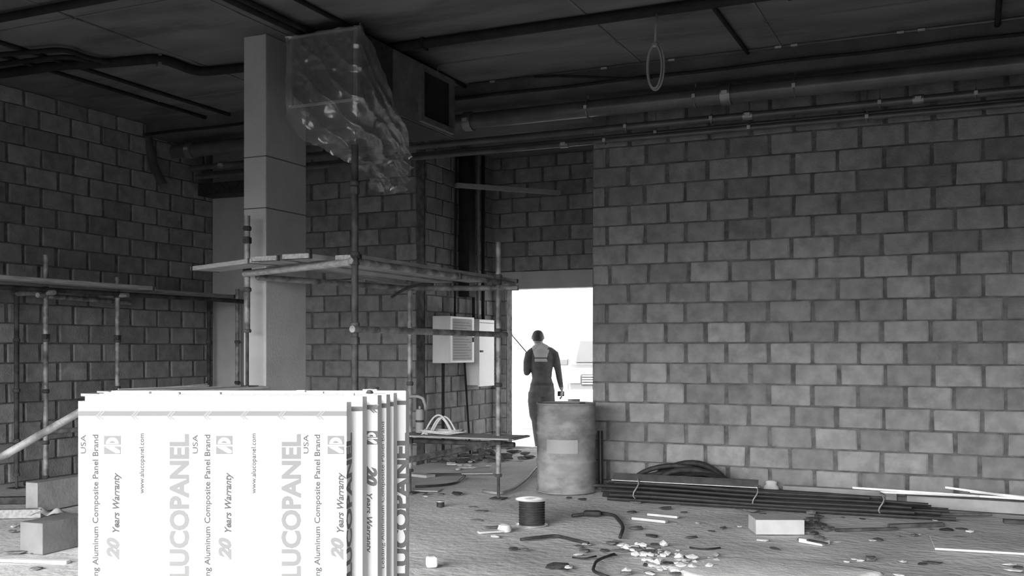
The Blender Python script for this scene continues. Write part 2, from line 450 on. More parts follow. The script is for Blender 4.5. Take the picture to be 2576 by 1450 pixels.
def repeat(parent, X, zt):
    """one repeat of the printed film; X(px) gives the local x of a front-panel pixel column, 0 = ALUCOPANEL's left edge at 425"""
    y = -.0010
    lettering('ALUCOPANEL', .0700, M_print, parent, X(473), y, fz(1500), bold=.0030, fit=fz(1088)-fz(1500))
    lettering('Leading Aluminum Composite Panel Brand', .022, M_printd, parent, X(247), y, fz(1500), fit=fz(1095)-fz(1500), bold=.0006)
    lettering('USA', .020, M_printd, parent, X(216), y, fz(1143), fit=fz(1095)-fz(1143), bold=.0003)
    lettering('20', .044, M_print, parent, X(298), y, fz(1407), shear=.3, fit=fz(1350)-fz(1407), bold=.0028)
    lettering('Years Warranty', .026, M_printd, parent, X(300), y, fz(1344), shear=.3, fit=fz(1192)-fz(1344), bold=.0009)
    lettering('www.alucopanel.com', .018, M_printd, parent, X(362), y, fz(1242), fit=fz(1090)-fz(1242), bold=.0005)
    logo(parent, X(262), fz(1143), 42*K)
def stripe(parent, x0, x1, z, y=-.0010, chev=()):
    q = MB().add([(x0, y, z), (x1, y, z), (x1, y, z+.0135), (x0, y, z+.0135)], [(0, 1, 2, 3)]); q.build('stripe', M_print, parent)
    for c in chev:
        for o_ in (0, .008):
            a = c+o_; yy = y-.0006
            q = MB().add([(a+.012, yy, z+.0145), (a+.018, yy, z+.0145), (a+.004, yy, z-.001), (a+.013, yy, z-.010), (a+.008, yy, z-.010), (a-.003, yy, z-.001)],
                         [(0, 1, 2, 5), (5, 2, 3, 4)])
            q.build('chevron', M_printf, parent)
zt = fz(1010)
p0, h0, d0 = panel(0, 197, 872, zt, 'foremost white film-wrapped panel of the stack, printed face towards the viewer', True)
xc = (fx(197)+fx(872))/2
stripe(p0, -h0, h0, fz(1047), chev=[fx(px)-xc for px in (243, 331, 421, 513, 606, 700, 797)])
repeat(p0, lambda px: fx(px)-xc, zt)
repeat(p0, lambda px: fx(px+281.5)-xc, zt)
lettering('Leading Aluminum Composite Panel Brand', .022, M_printd, p0, fx(805)-xc, -.001, fz(1500), fit=fz(1095)-fz(1500), bold=.0006)
lettering('USA', .020, M_printd, p0, fx(776)-xc, -.001, fz(1143), fit=fz(1095)-fz(1143), bold=.0003)
lettering('20', .044, M_print, p0, fx(862)-xc, -.001, fz(1407), shear=.3, fit=fz(1350)-fz(1407), bold=.0028)
lettering('Years Warranty', .026, M_printd, p0, fx(864)-xc, -.001, fz(1344), shear=.3, fit=fz(1192)-fz(1344), bold=.0009)
logo(p0, fx(824)-xc, fz(1143), 42*K)
lettering('ALUCOPANEL', .0700, M_print, p0, h0+.001, .044, fz(1500), bold=.0030, fit=fz(1088)-fz(1500), side=True)
EDG = [(214, 912, 1.2475, 'second white panel of the stack, its pale edge just showing'),
       (232, 950, 1.2475, 'third white panel of the stack, with the square logo on its visible edge'),
       (250, 972, 1.2460, 'fourth white panel of the stack, with a narrow blank edge'),
       (262, 990, 1.2470, 'fifth white panel of the stack, slimmest visible edge'),
       (280, 1021, 1.2480, 'rearmost white panel of the stack, with bold letters down its edge')]
for i, (a, b, ztp, lab) in enumerate(EDG):
    t, h, d = panel(i+1, a, b, ztp, lab, False)
    k = d/FPX
    stripe(t, h-.10, h, fz(1047)+.008, chev=([h-.02] if i in (1,) else []))
    if i == 1:
        logo(t, h-.036, HC-(1119-HY)*k, .036)
        lettering('20', .044, M_print, t, h-.034, -.001, HC-(1172-HY)*k, shear=.3, bold=.0028, fit=54*k, down=True)
        lettering('Years Warranty', .026, M_print, t, h-.034, -.001, HC-(1238-HY)*k, shear=.3, bold=.0006, fit=150*k, down=True)
    if i == 2:
        lettering('Leading Aluminum Composite Panel Brand', .016, M_print, t, h-.006, -.001, .72, fit=.44)
    if i == 4:
        lettering('ALUCOPANEL', .0640, M_print, t, h+.006, -.001, HC-(1500-HY)*k, bold=.0030, fit=415*k)
    # folded corner ears that stand proud of the top edge
    for e in ((436, 540) if i == 1 else (362, 800) if i == 2 else (755,) if i == 3 else (877,) if i == 0 else ()):
        xe = (e-CX)*d/FPX - ((a+b)/2-CX)*d/FPX
        MB().b2((xe-.014, .004, ztp-.006), (xe+.014, .006+FLG*.5, ztp+.006)).build('corner_ear', M_white, t, bev=.002)
# small clamp left on the stack
d = D0+.21; c = onD(930, 999, d)
t = empty('metal_clamp', (c.x, c.y, 1.2478), TH); tag(t, 'small shiny clamp lying on top of the panel stack', 'clamp')
MB().lathe([(.006, 0), (.012, .002), (.008, .008), (.010, .012)]).build('foot', M_dark, t, smooth=True)
MB().b2((-.02, -.008, .010), (.022, .010, .0135)).build('jaw', M_bright, t, bev=.001)
MB().tube([(-.01, 0, .012), (.01, .004, .017), (.026, .01, .016)], .003, 8).build('lever', M_dark, t, smooth=True)

# ------------------------------------------------------------------ scaffold round the column
LP = Vector((-5.385, 6.64, 1.075)); MP = Vector((-3.96, 6.05, 0)); RP = Vector((-3.98, 8.47, 0)); BP = Vector((-4.92, 8.47, 0))
sc = empty('scaffold', (-4.5, 7.2, 0)); tag(sc, 'rusty tube scaffold standing round the plastered column', 'scaffold')
TR = .0245
def P(o, q): return under(o, q)
def tube_part(parent, name, a, b, r=TR, m_=None, n=12):
    return MB().tube([P(parent, a), P(parent, b)], r, n).build(name, m_ or M_tube, parent, smooth='auto')
def standard(parent, foot, top, jack=.14, m_=None):
    f = Vector(foot)
    MB().box(P(parent, f+UP*.004), (.13, .13, .008)).build('base_plate', M_rust, parent)
    if jack: tube_part(parent, 'jack_screw', f+UP*.005, f+UP*(jack+.02), .014, M_rust)
    if jack: MB().lathe([(.03, 0), (.034, .01), (.034, .022), (.026, .03)], P(parent, f+UP*jack), 12).build('jack_nut', M_rust, parent)
    tube_part(parent, 'standard', f+UP*(jack+.03 if jack else .008), Vector((f.x, f.y, top)), TR, m_)
    z = f.z+jack+.35
    while z < top-.1:                       # cup rings on the tube
        MB().lathe([(TR+.001, -.02), (TR+.010, -.012), (TR+.010, .012), (TR+.001, .02)], P(parent, Vector((f.x, f.y, z))), 12).build('cup_ring', M_rust, parent, smooth=True)
        z += .5
def coupler(parent, q, s=.055):
    MB().box(P(parent, q), (s, s*1.25, s), .3).build('coupler', M_rust, parent, bev=.008)
M_tubed = mat('dark_scaffold_tube', .06, .7, .45, 9, stain=.3, stain_scale=7)
standard(sc, LP, 2.47, .44)
standard(sc, MP, 2.82, .2, M_tubed)
standard(sc, RP, 2.37, .2)
standard(sc, BP, 2.20, .2)
ZP = 2.0
tube_part(sc, 'ledger', MP+UP*ZP+Vector((0, -.06, 0)), RP+UP*ZP+Vector((0, .34, 0)))
tube_part(sc, 'ledger', Vector((LP.x, LP.y-.03, ZP-.006)), MP+UP*(ZP-.006)+Vector((-.03, -.0, 0)), .027, M_plank)
tube_part(sc, 'ledger', Vector((LP.x+.1, LP.y+.0, ZP-.035)), BP+UP*(ZP-.035))
tube_part(sc, 'ledger', BP+UP*(ZP-.03)+Vector((-.25, 0, 0)), RP+UP*(ZP-.06)+Vector((.2, 0, 0)))
tube_part(sc, 'ledger', MP+UP*1.52+Vector((.03, -.08, 0)), RP+UP*1.515+Vector((.03, .10, 0)))
tube_part(sc, 'ledger', MP+UP*.53+Vector((.03, -.1, 0)), RP+UP*.53+Vector((.03, .08, 0)))
tube_part(sc, 'ledger', BP+UP*.50+Vector((-.2, .03, 0)), RP+UP*.50+Vector((.15, .03, 0)), TR, M_tubed)
for q in (MP+UP*ZP, MP+UP*1.52, MP+UP*1.44, RP+UP*1.515, RP+UP*.53, RP+UP*ZP, MP+UP*2.5, BP+UP*.5, Vector((LP.x, LP.y, ZP+.02)), Vector((LP.x, LP.y, ZP+.27)),
          Vector((-3.97, 7.65, ZP))): coupler(sc, q)
# loose hooked tube hanging under the deck
pts = [onY(px, py, 7.6) for px, py in ((985, 748), (1005, 735), (1030, 722), (1060, 716), (1090, 716))]
tag(MB().tube(pts, .012, 8).build('rubber_hose', M_dark, smooth=True, loc=pts[0]), 'short black hose dangling under the scaffold deck', 'hose')
# deck planks
def plank(a, b, wd, th, label, m_=None, roll=0, group=None):
    a, b = Vector(a), Vector(b); c = (a+b)/2; d = b-a; L = d.length
    q = MB(); n = 10
    t = empty('scaffold_plank', c, math.atan2(d.y, d.x)); tag(t, label, 'plank', group)
    tilt = math.atan2(d.z, math.hypot(d.x, d.y))
    q.box((0, 0, 0), (L, wd, th), Matrix.Rotation(-tilt, 3, 'Y') @ Matrix.Rotation(roll, 3, 'X')); q.build('board', m_ or M_plank, t, bev=.004)
    for s in (-1, 1):                       # iron end bands
        e = Matrix.Rotation(-tilt, 3, 'Y') @ Vector((s*(L/2-.03), 0, 0))
        MB().box(e, (.03, wd+.004, th+.004), Matrix.Rotation(-tilt, 3, 'Y') @ Matrix.Rotation(roll, 3, 'X')).build('end_band', M_rust, t)
    return t
zt_ = ZP+.065
plank((-5.80, 6.60, ZP+.042), (-4.86, 6.20, ZP+.042), .24, .035, 'pale plank end sticking out past the column')
plank((-5.16, 6.62, ZP+.105), (-5.02, 8.9, ZP+.015), .20, .038, 'thick plank lying over the other deck planks beside the column')
plank((-4.72, 6.0, ZP+.045), (-4.72, 8.8, ZP+.045), .23, .035, 'worn deck plank down the middle of the scaffold')
plank((-4.40, 5.95, ZP+.045), (-4.36, 8.85, ZP+.045), .23, .035, 'long deck plank near the black upright of the scaffold')
plank((-4.13, 6.2, ZP+.048), (-4.11, 9.0, ZP+.040), .20, .035, 'outermost deck plank reaching towards the doorway')
# lower shelf board with cables
plank((-5.15, 8.35, .573), (-3.72, 8.42, .573), .42, .016, 'thin low board across the scaffold feet carrying coiled cable')
c = Vector((-4.52, 8.36, .585))
cb = empty('cable_coil', c); tag(cb, 'pale coiled cable heaped on the low scaffold board', 'cable')
def coil(parent, turns, rx, ry, r, m_, wob=.02, seed=1, z0=.01, name='strand'):
    q = random.Random(seed)
    for k in range(turns):
        a, b = rx*(1+q.uniform(-.15, .15)), ry*(1+q.uniform(-.15, .15)); ox, oy = q.uniform(-.03, .03), q.uniform(-.02, .02); ph = q.uniform(0, 6.28)
        pts = [(ox+a*math.cos(2*math.pi*i/28), oy+b*math.sin(2*math.pi*i/28), z0+k*r*.9+wob*abs(math.sin(math.pi*i/14+ph))) for i in range(28)]
        MB().tube(pts, r, 8, closed=True).build(name, m_, parent, smooth=True)
coil(cb, 4, .21, .12, .007, M_lwire, .012, 3)
for k, (a, hgt) in enumerate(((-.16, .17), (-.12, .155), (-.18, .14))):
    pts = [(a+.03*k+(.30-.04*k)*i/16, .02*k-.03, .01+hgt*math.sin(math.pi*i/16)) for i in range(17)]
    MB().tube(pts, .009, 8).build('loop', M_lwire, cb, smooth=True)
c = onY(1068, 1092, 8.35); tag(MB().grid(lambda u, v: (c.x+(u-.5)*.12, c.y+(v-.5)*.1, .582+.05*math.sin(math.pi*u)*math.sin(math.pi*v)+.012*mnoise.noise(Vector((u*5, v*5, 2)))), 12, 12).build('rag', M_scrapw, smooth=True, loc=(c.x, c.y, .582)), 'crumpled pale rag on the low scaffold board', 'rag')
# bent hose and grey canister behind the stack's end
pts = [onY(px, py, 8.44) for px, py in ((1022, 1002), (1035, 998), (1052, 998), (1064, 1003), (1070, 1020), (1071, 1048), (1069, 1075))]; pts.append(Vector((pts[-1].x, pts[-1].y, .583)))
tag(MB().tube(pts, .016, 8).build('bent_pipe', M_wire, smooth=True, loc=pts[-1]), 'bent grey pipe hooked over behind the panel stack', 'pipe')
t = empty('grout_gun', (onY(1056, 1082, 8.32).x, 8.32, .594)); tag(t, 'pale upright canister behind the panel stack end', 'canister')
MB().lathe([(.035, 0), (.04, .01), (.04, .20), (.03, .22), (.012, .225), (.012, .25)], n=16).build('body', M_wire, t, smooth='auto')
MB().lathe([(.041, .10), (.042, .11), (.041, .12)], n=16).build('band', M_dark, t)
MB().lathe([(.03, -.0125), (.038, 0), (.02, .004)], n=16).build('cap', M_dark, t)

# ------------------------------------------------------------------ far scaffold along the left wall
s2 = empty('scaffold', (-8.2, 7.8, 0)); tag(s2, 'dim paint-spattered scaffold along the far block wall', 'scaffold')
A = Vector((-8.22, 7.12, 0)); B = Vector((-8.22, 8.03, 0)); Cc = Vector((-8.22, 9.95, 0))
standard(s2, A, 2.30, .12); standard(s2, B, 2.14, .12); standard(s2, Cc, 2.12, .12)
A2 = Vector((-8.62, 7.12, 0)); B2 = Vector((-8.62, 9.9, 0)); standard(s2, A2, 2.0, .12, M_tubed); standard(s2, B2, 2.0, .12, M_tubed)
tube_part(s2, 'ledger', Vector((-8.19, 5.2, 1.95)), Vector((-8.19, 10.05, 1.97)), TR, M_tubed)
tube_part(s2, 'ledger', Vector((-8.19, 7.0, 1.90)), Vector((-8.62, 8.6, 1.90)))
tube_part(s2, 'ledger', A+UP*1.93+Vector((-.45, 0, 0)), A+UP*1.93+Vector((.12, 0, 0)))
tube_part(s2, 'ledger', B+UP*1.95+Vector((-.45, 0, 0)), B+UP*1.95+Vector((.15, 0, 0)))
tube_part(s2, 'ledger', A+UP*.57+Vector((.03, -.1, 0)), Vector((-8.19, 10.0, .57)))
for q in (A+UP*1.95, B+UP*1.95, A+UP*1.5, B+UP*1.5, A+UP*.57, B+UP*.57): coupler(s2, q)
plank((-8.05, 5.0, 2.03), (-8.06, 8.3, 2.03), .22, .04, 'dim plank on the near end of the far scaffold', M_plank)
plank((-8.39, 6.2, 2.03), (-8.39, 10.0, 2.03), .22, .04, 'long dim plank on the far end of the far scaffold', M_plank)
plank((-8.61, 5.4, 2.03), (-8.61, 9.9, 2.03), .2, .035, 'shadowed plank against the far block wall', M_plank)
a = onZ(-545, 1465, .03); b = Vector((-5.45, 5.10, 1.0))
tag(MB().tube([a, b], .026, 12).build('raking_tube', M_tube, smooth='auto', loc=a), 'loose steel tube raking up from the floor behind the panels', 'tube')

# ------------------------------------------------------------------ electrical boxes in the recess
e1 = empty('switch_box', (XD, 11.2, 1.21)); tag(e1, 'broad white switch box with a circuit list on its door', 'electrical box')
y0, y1, dx, hh = 10.87-11.2, 11.52-11.2, .25, .575
MB().b2((.002, y0, 0), (dx-.02, y1, hh)).build('housing', M_box, e1, bev=.004)
dr = MB().b2((dx-.02, y0+.004, .004), (dx, y1-.004, hh-.004)).build('door', M_box, e1, bev=.003)
MB().b2((dx, y0+.06, .03), (dx+.002, y1-.07, hh-.03)).build('circuit_list', M_paper, dr)
for k in range(14):
    z = .05+k*.034; MB().b2((dx+.002, y0+.08, z), (dx+.003, y1-.09-.06*((k*7) % 3), z+.010)).build('printed_line', M_line, dr)
MB().b2((dx, y1-.05, .26), (dx+.012, y1-.03, .32)).build('latch', M_dark, dr, bev=.002)
e2 = empty('switch_box', (XD, 12.0, .91)); tag(e2, 'tall narrow white switch box nearest the doorway', 'electrical box')
y0, y1, dx, hh = 11.76-12.0, 12.22-12.0, .2, .86
MB().b2((.002, y0, 0), (dx-.02, y1, hh)).build('housing', M_box, e2, bev=.004)
dr = MB().b2((dx-.02, y0+.004, -.015), (dx, y1-.004, hh-.004)).build('door', M_box, e2, bev=.004)
MB().b2((dx, y0+.03, .43), (dx+.012, y0+.10, .455)).build('latch', M_dark, dr, bev=.002)
MB().b2((dx, y0+.02, hh-.05), (dx+.002, y1-.02, hh-.042)).build('door_crease', M_print, dr)
for k, (Y, z0, z1, X, r, lab) in enumerate(((11.02, 0.02, 1.21, -5.93, .02, 'black conduit dropping from the broad switch box to the floor'),
                                    (11.35, 1.79, 3.9, -5.94, .016, 'dark conduit rising from the broad switch box'),
                                    (11.84, 1.77, 3.95, -5.92, .022, 'dark conduit rising from the narrow switch box'),
                                    (11.97, 1.77, 3.95, -5.92, .022, 'grey conduit rising from the middle of the narrow switch box'),
                                    (12.12, 1.77, 3.95, -5.92, .025, 'black conduit rising beside the doorway'),
                                    (11.62, 0.02, 1.21, -5.94, .014, 'slack dark cable hanging between the switch boxes'))):
    p_ = Vector((X, Y, z0)); sl = .16 if k == 5 else (.1 if k == 1 else 0)
    pts = [(X, Y+sl*(1-t_) if k == 5 else Y+sl*t_*.4, z0+(z1-z0)*t_) for t_ in [i/8 for i in range(9)]]
    tag(MB().tube(pts, r, 8).build('conduit', M_wire if k == 3 else M_black, smooth=True, loc=p_), lab, 'conduit')
tag(MB().b2((XD+.01, 11.55, 2.05), (XD+.16, 11.72, 3.9)).build('cable_trunking', M_black, bev=.004), 'tall black cable trunking in the dark recess corner', 'trunking')
a = onX(1195, 415, -5.9); b = onX(1300, 445, -5.2)
tag(MB().bar((-5.9, 11.3, 3.44), (-4.9, 12.3, 3.42), .10, .05).build('cable_tray', M_wire, loc=(-5.9, 11.3, 3.44)), 'short grey tray bracket high in the recess', 'bracket')

# ------------------------------------------------------------------ services under the ceiling
def run(name, label, pts, r, m_, cat='pipe', n=12, smooth='auto'):
    o = MB().tube(pts, r, n).build(name, m_, smooth=smooth, loc=Vector(pts[0])); return tag(o, label, cat)
def round_path(pts, rad=.12, seg=5):
    pts = [Vector(p) for p in pts]; out = [pts[0]]
    for i in range(1, len(pts)-1):
        a, b, c = pts[i-1], pts[i], pts[i+1]
        u = (a-b); v = (c-b); k = min(rad, u.length*.45, v.length*.45); u.normalize(); v.normalize()
        s, e = b+u*k, b+v*k
        for j in range(seg+1):
            t = j/seg; out.append(s*(1-t)**2 + b*2*t*(1-t) + e*t*t)
    out.append(pts[-1]); return out
ZT = 3.955
y = onZ(130, 21, ZT).y
run('black_pipe', 'black pipe under the ceiling nearest the viewer', [(-8.7, y, ZT), (6.3, y, ZT)], .032, M_black)
t = empty('insulated_pipe', (-5.8, 7.47, ZT)); tag(t, 'thick black lagged pipe with offset bends crossing the whole ceiling', 'pipe')
path = [onZ(-330, 232, ZT), onZ(0, 187, ZT), onZ(150, 165, ZT), onZ(262, 160, ZT), onZ(405, 147, ZT), onZ(497, 182, ZT), Vector((-5.75, 7.47, ZT)), Vector((6.3, 7.47, ZT))]
path = [Vector((max(p.x, -8.68), p.y, p.z)) for p in path]
MB().tube([P(t, p) for p in round_path(path)], .042, 12).build('lagging', M_black, t, smooth='auto')
q = onZ(400, 152, ZT); MB().box(P(t, q), (.03, .12, .10), .9).build('clip', M_galv, t)
for X in (-4.2, -1.2, 1.8): MB().b2((X-t.location.x-.012, -.05, -.05), (X-t.location.x+.012, .05, .045)).build('clip', M_black, t)
path = [onZ(-250, 150, ZT), onZ(0, 136, ZT), onZ(162, 122, ZT), onZ(228, 147, ZT), onZ(300, 160, ZT)]
run('black_pipe', 'thin black pipe bending into the lagged pipe over the far scaffold', round_path([Vector((max(p.x, -8.65), p.y, p.z-.005)) for p in path]), .022, M_black)
path = [onZ(-250, 190, ZT), onZ(0, 158, ZT), onZ(172, 138, ZT), onZ(250, 158, ZT)]
run('black_pipe', 'second thin black pipe beside the bend over the far scaffold', round_path([Vector((max(p.x, -8.62), p.y, p.z-.01)) for p in path]), .022, M_black)
x1 = onZ(240, 184, 3.975).x; run('black_pipe', 'upper of two thin dark pipes running back over the far scaffold', [(x1, -.97, 3.98), (x1, 8.94, 3.98)], .018, M_black)
x1 = onZ(300, 232, 3.975).x; run('black_pipe', 'lower of two thin dark pipes running back over the far scaffold', [(x1, -.97, 3.98), (x1, 8.94, 3.98)], .018, M_black)
x1 = onZ(688, 52, 3.95).x; run('black_pipe', 'dark pipe running back to the plastic-wrapped duct', [(x1, -.97, 3.955), (x1, 6.9, 3.955)], .030, M_black)
x1 = onZ(722, 52, 3.96).x; run('black_pipe', 'dark pipe paired beside the one above the wrapped duct', [(x1, -.97, 3.96), (x1, 6.85, 3.96)], .024, M_black)
x1 = onZ(937, 98, 3.975).x; run('black_pipe', 'thin dark pipe passing above the duct side', [(x1, -.97, 3.978), (x1, 8.94, 3.978)], .018, M_black)
x1 = onZ(1842, 82, 3.975).x; run('black_pipe', 'thin dark pipe running back near the hanging cable loop', [(x1, -.97, 3.978), (x1, 8.94, 3.978)], .018, M_black)
a = onZ(2508, 72, 3.965); run('black_pipe', 'black pipe turning a corner at the top edge above the block wall', round_path([(a.x, -.97, 3.965), (a.x, a.y, 3.965), (6.3, a.y, 3.965)], .1), .022, M_black)
run('black_cable', 'thin black cable along the lower edge of the beam', [(-8.7+.03*i*0+i*15/40, 8.925, 3.862+.006*math.sin(i*1.7)) for i in range(41)], .016, M_black, 'cable')
pts = [onY(px, py, 8.9) for px, py in ((1345, 193), (1400, 191), (1470, 193), (1560, 198), (1640, 196))]
run('black_cable', 'slack black cable leaving the beam above the doorway', pts, .012, M_black, 'cable')
# pipe runs on hangers along the block wall
def hung_pipe(label, Y, z, r, xs, joints, x0=-8.6, x1=6.3):
    t = empty('sprinkler_pipe', (x0, Y, z)); tag(t, label, 'pipe')
    MB().tube([(0, 0, 0), (x1-x0, 0, 0)], r, 20).build('pipe_run', M_pipe, t, smooth='auto')
    for X in joints:
        j = MB().tube([(X-x0-.045, 0, 0), (X-x0+.045, 0, 0)], r*1.16+.004, 16).build('coupling', M_galv, t, smooth='auto')
        MB().box((X-x0, -(r*1.16+.012), 0), (.05, .02, .03)).build('bolt_lug', M_bright, j)
    for X in xs:
        top = 3.85
        MB().tube([(X-x0, 0, r), (X-x0, 0, top-z)], .006, 6).build('hanger_rod', M_galv, t)
        MB().tube([(X-x0, (r+.006)*math.cos(a), (r+.006)*math.sin(a)) for a in [i*math.pi/8 for i in range(16)]], .007, 6, closed=True).build('hanger_ring', M_galv, t)
        MB().box((X-x0, -(r+.012), -.0), (.03, .012, .035)).build('hanger_bolt', M_bright, t)
    return t
def bx(px, Y): return onY(px, 300, Y).x
hung_pipe('largest grey sprinkler pipe hung along the block wall', 9.28, 3.715, .082, [bx(1750, 9.28), bx(2000, 9.28), bx(1480, 9.28), bx(760, 9.28)], [bx(1828, 9.28), bx(482, 9.28), bx(1180, 9.28)])
hung_pipe('middle slim pipe hung below the large sprinkler pipe', 9.58, 3.575, .034, [bx(1790, 9.58), bx(2213, 9.58), bx(2455, 9.58), bx(1575, 9.58)], [bx(1882, 9.58), bx(2310, 9.58), bx(560, 9.58)])
hung_pipe('lowest slim pipe skimming the top of the block wall', 9.66, 3.475, .028, [bx(2181, 9.66), bx(1522, 9.66), bx(1885, 9.66)], [bx(1420, 9.66)])
hung_pipe('slim pipe close against the block wall above the lowest one', 9.76, 3.53, .022, [bx(1650, 9.76)], [])
# small conduit fixed to the ceiling with saddle clips
t = empty('grey_conduit', (-4.5, 8.90, 3.985)); tag(t, 'thin grey conduit clipped to the ceiling in front of the beam', 'conduit')
MB().tube([(0, 0, 0), (10.8, 0, 0)], .011, 8).build('tube', M_pipe, t, smooth=True)
for px in (1240, 1520, 1690, 1958, 1998, 2265, 2318): X = onY(px, 130, 8.9).x; MB().box((X+4.5, -.008, -.004), (.055, .022, .016)).build('saddle_clip', M_bright, t)
# duct lying in the corner over the far scaffold and its elbow
tag(MB().b2((-8.69, 9.78, 3.27), (-7.6, 10.06, 3.42)).build('insulated_duct', M_dark, bev=.01), 'black lagged duct in the dark corner above the far scaffold', 'duct')
pts = round_path([onY(345, 345, 9.0), onY(360, 420, 9.0), onY(385, 470, 9.0)], .1)
run('elbow_pipe', 'bent grey pipe stub dropping from the ceiling corner', [Vector((p.x+.16, 9.0, p.z)) for p in [onY(338, 300, 9.0)]+pts], .05, M_pipe)

# ------------------------------------------------------------------ sheet-metal duct wrapped in plastic
DX0, DX1, DY0, DY1, DZ0, DZ1 = -5.02, -4.41, 6.75, 8.38, 3.345, 3.90
du = empty('air_duct', (DX1, DY0, DZ0)); tag(du, 'dark sheet-metal duct under the ceiling with a framed side outlet', 'duct')
def D(q): return under(du, q)
MB().b2(D((DX0, DY0, DZ0)), D((DX1, DY1, DZ1))).build('casing', M_dark, du, bev=.006)
for z in (DZ0, DZ1): MB().b2(D((DX0-.02, DY0-.02, z-.010)), D((DX1+.02, DY0+.005, z+.006))).build('end_flange', M_bright, du)
for x in (DX0, DX1): MB().b2(D((x-.012, DY0-.018, DZ0)), D((x+.012, DY0+.004, DZ1))).build('end_flange', M_galv, du)
oy0, oy1, oz0, oz1 = 7.76, 8.28, 3.42, 3.83
side = MB().b2(D((DX1, 7.3, DZ0+.01)), D((DX1+.012, DY1, DZ1-.01))).build('side_panel', M_galv, du)
fr = [((oy0-.05, oz0-.05), (oy1+.05, oz0)), ((oy0-.05, oz1), (oy1+.05, oz1+.04)), ((oy0-.05, oz0), (oy0, oz1)), ((oy1, oz0), (oy1+.05, oz1))]
for (a, b), (c_, d_) in fr: MB().b2(D((DX1+.012, a, b)), D((DX1+.05, c_, d_))).build('outlet_frame', M_galv, du)
MB().b2(D((DX1+.012, oy0, oz0)), D((DX1+.014, oy1, oz1))).build('outlet_shade', M_black, du)  # black sheet stands for the shade inside the open outlet
for xx, yy in ((DX0+.06, 6.9), (DX1-.06, 6.9), (DX0+.06, 8.2), (DX1-.06, 8.2)): MB().tube([D((xx, yy, DZ1)), D((xx, yy, CEIL))], .006, 6).build('hanger_rod', M_galv, du)

def lerp_tab(tab, s):
    for (s0, v0), (s1, v1) in zip(tab, tab[1:]):
        if s <= s1: t = (s-s0)/(s1-s0); return v0+(v1-v0)*t
    return tab[-1][1]
CS = .61
BOT = [(0, 3.26), (.08, 3.14), (.2, 3.03), (.40, 2.92), (.57, 2.83), (.64, 2.77), (.72, 2.80), (.85, 2.66), (1.05, 2.66), (1.2, 2.68), (1.42, 2.74)]
TOP = [(0, 3.905), (.62, 3.912), (.78, 3.82), (.95, 3.66), (1.10, 3.44), (1.20, 3.33), (1.42, 3.12)]
def film(u, v):
    s = u*1.42
    zt_, zb = lerp_tab(TOP, s), lerp_tab(BOT, s)
    zb += .03*mnoise.noise(Vector((s*9, 1, 0)))+.02*mnoise.noise(Vector((s*25, 4, 0)))
    zt_ += (.03*mnoise.noise(Vector((s*8, 7, 0))) if s > .63 else 0)
    z = zt_+(zb-zt_)*v
    if s <= CS: base = Vector((DX0-.025+s*(.66/CS), DY0-.03, z)); nn = Vector((0, -1, 0))
    else: base = Vector((DX1+.045, DY0-.03+(s-CS)*1.0, z)); nn = Vector((1, 0, 0))
    # folds that sweep from the upper outer corner to the gathered lower corner
    a = (s*.75 - (3.9-z)*(.35+.45*s))*26 + 2.2*mnoise.noise(Vector((s*4, z*3, 0)))
    fold = (1-abs(math.sin(a)))**2
    amp = (.010+.040*max(0, min(1, (3.62-z)/.5)))*(1.7 if s < CS else 1.15)
    off = amp*fold + .030*mnoise.noise(Vector((s*7, z*6, 3)))*max(0, min(1, (3.7-z)/.3)) + .012*mnoise.noise(Vector((s*22, z*19, 5)))
    if z < DZ0: off -= .05*min(1, (DZ0-z)/.45)     # hangs in below the duct
    return base + nn*(off+.012)
fm = MB().grid(film, 90, 70).build('plastic_film', M_film, smooth=True, loc=(DX1, DY0, DZ0))
tag(fm, 'crumpled translucent plastic film draped over the duct end', 'plastic film')

# cable loop hanging from the lagged pipe
c = onY(1648, 168, 7.40)
hl = empty('hanging_cable', (c.x, c.y, c.z)); tag(hl, 'coiled grey cable loop hanging from the lagged pipe', 'cable')
MB().tube([(0, .0, .17), (.004, .01, .32), (0, .05, ZT-c.z-.03)], .009, 8).build('drop', M_wire, hl, smooth=True)
q = random.Random(4)
for k in range(5):
    a, b = .058+q.uniform(-.008, .010), .172+q.uniform(-.012, .010); ox = q.uniform(-.006, .006)
    MB().tube([(ox+a*math.sin(2*math.pi*i/28), .006*k-.012, b*math.cos(2*math.pi*i/28)) for i in range(28)], .007, 8, closed=True).build('loop', M_wire, hl, smooth=True)
MB().tube([(-.02, 0, .165), (.02, 0, .165)], .018, 10).build('tie', M_wire, hl)

# ------------------------------------------------------------------ oil drum, iron post, cloth by the wall corner
c = onZ(1424, 1236, 0); dc = loc3((1424-CX)/FPX*9.86, 9.86, 0)
dr = empty('oil_drum', dc); tag(dr, 'battered oil drum standing in front of the doorway', 'drum')
RD = .283; H = .86
prof = [(RD-.012, 0), (RD+.006, .004), (RD+.006, .016), (RD, .022)]
def hoop(z): return [(RD, z-.022), (RD+.010, z-.008), (RD+.010, z+.008), (RD, z+.022)]
for z in (.10, .15, .20): prof += [(RD, z-.014), (RD+.004, z), (RD, z+.014)]
prof += hoop(.30)+hoop(.57)
for z in (.66, .71, .76): prof += [(RD, z-.014), (RD+.004, z), (RD, z+.014)]
prof += [(RD, H-.02), (RD+.007, H-.012), (RD+.007, H), (RD-.006, H), (RD-.008, H-.015)]
b = MB().lathe(prof, n=40)
for i, v in enumerate(b.v):
    a = math.atan2(v.y, v.x); k = .012*mnoise.noise(Vector((math.cos(a)*2, math.sin(a)*2, v.z*4)))
    if .03 < v.z < H-.03: v.x *= 1+k*1.6; v.y *= 1+k*1.6
b.build('body', M_drum, dr, smooth='auto')
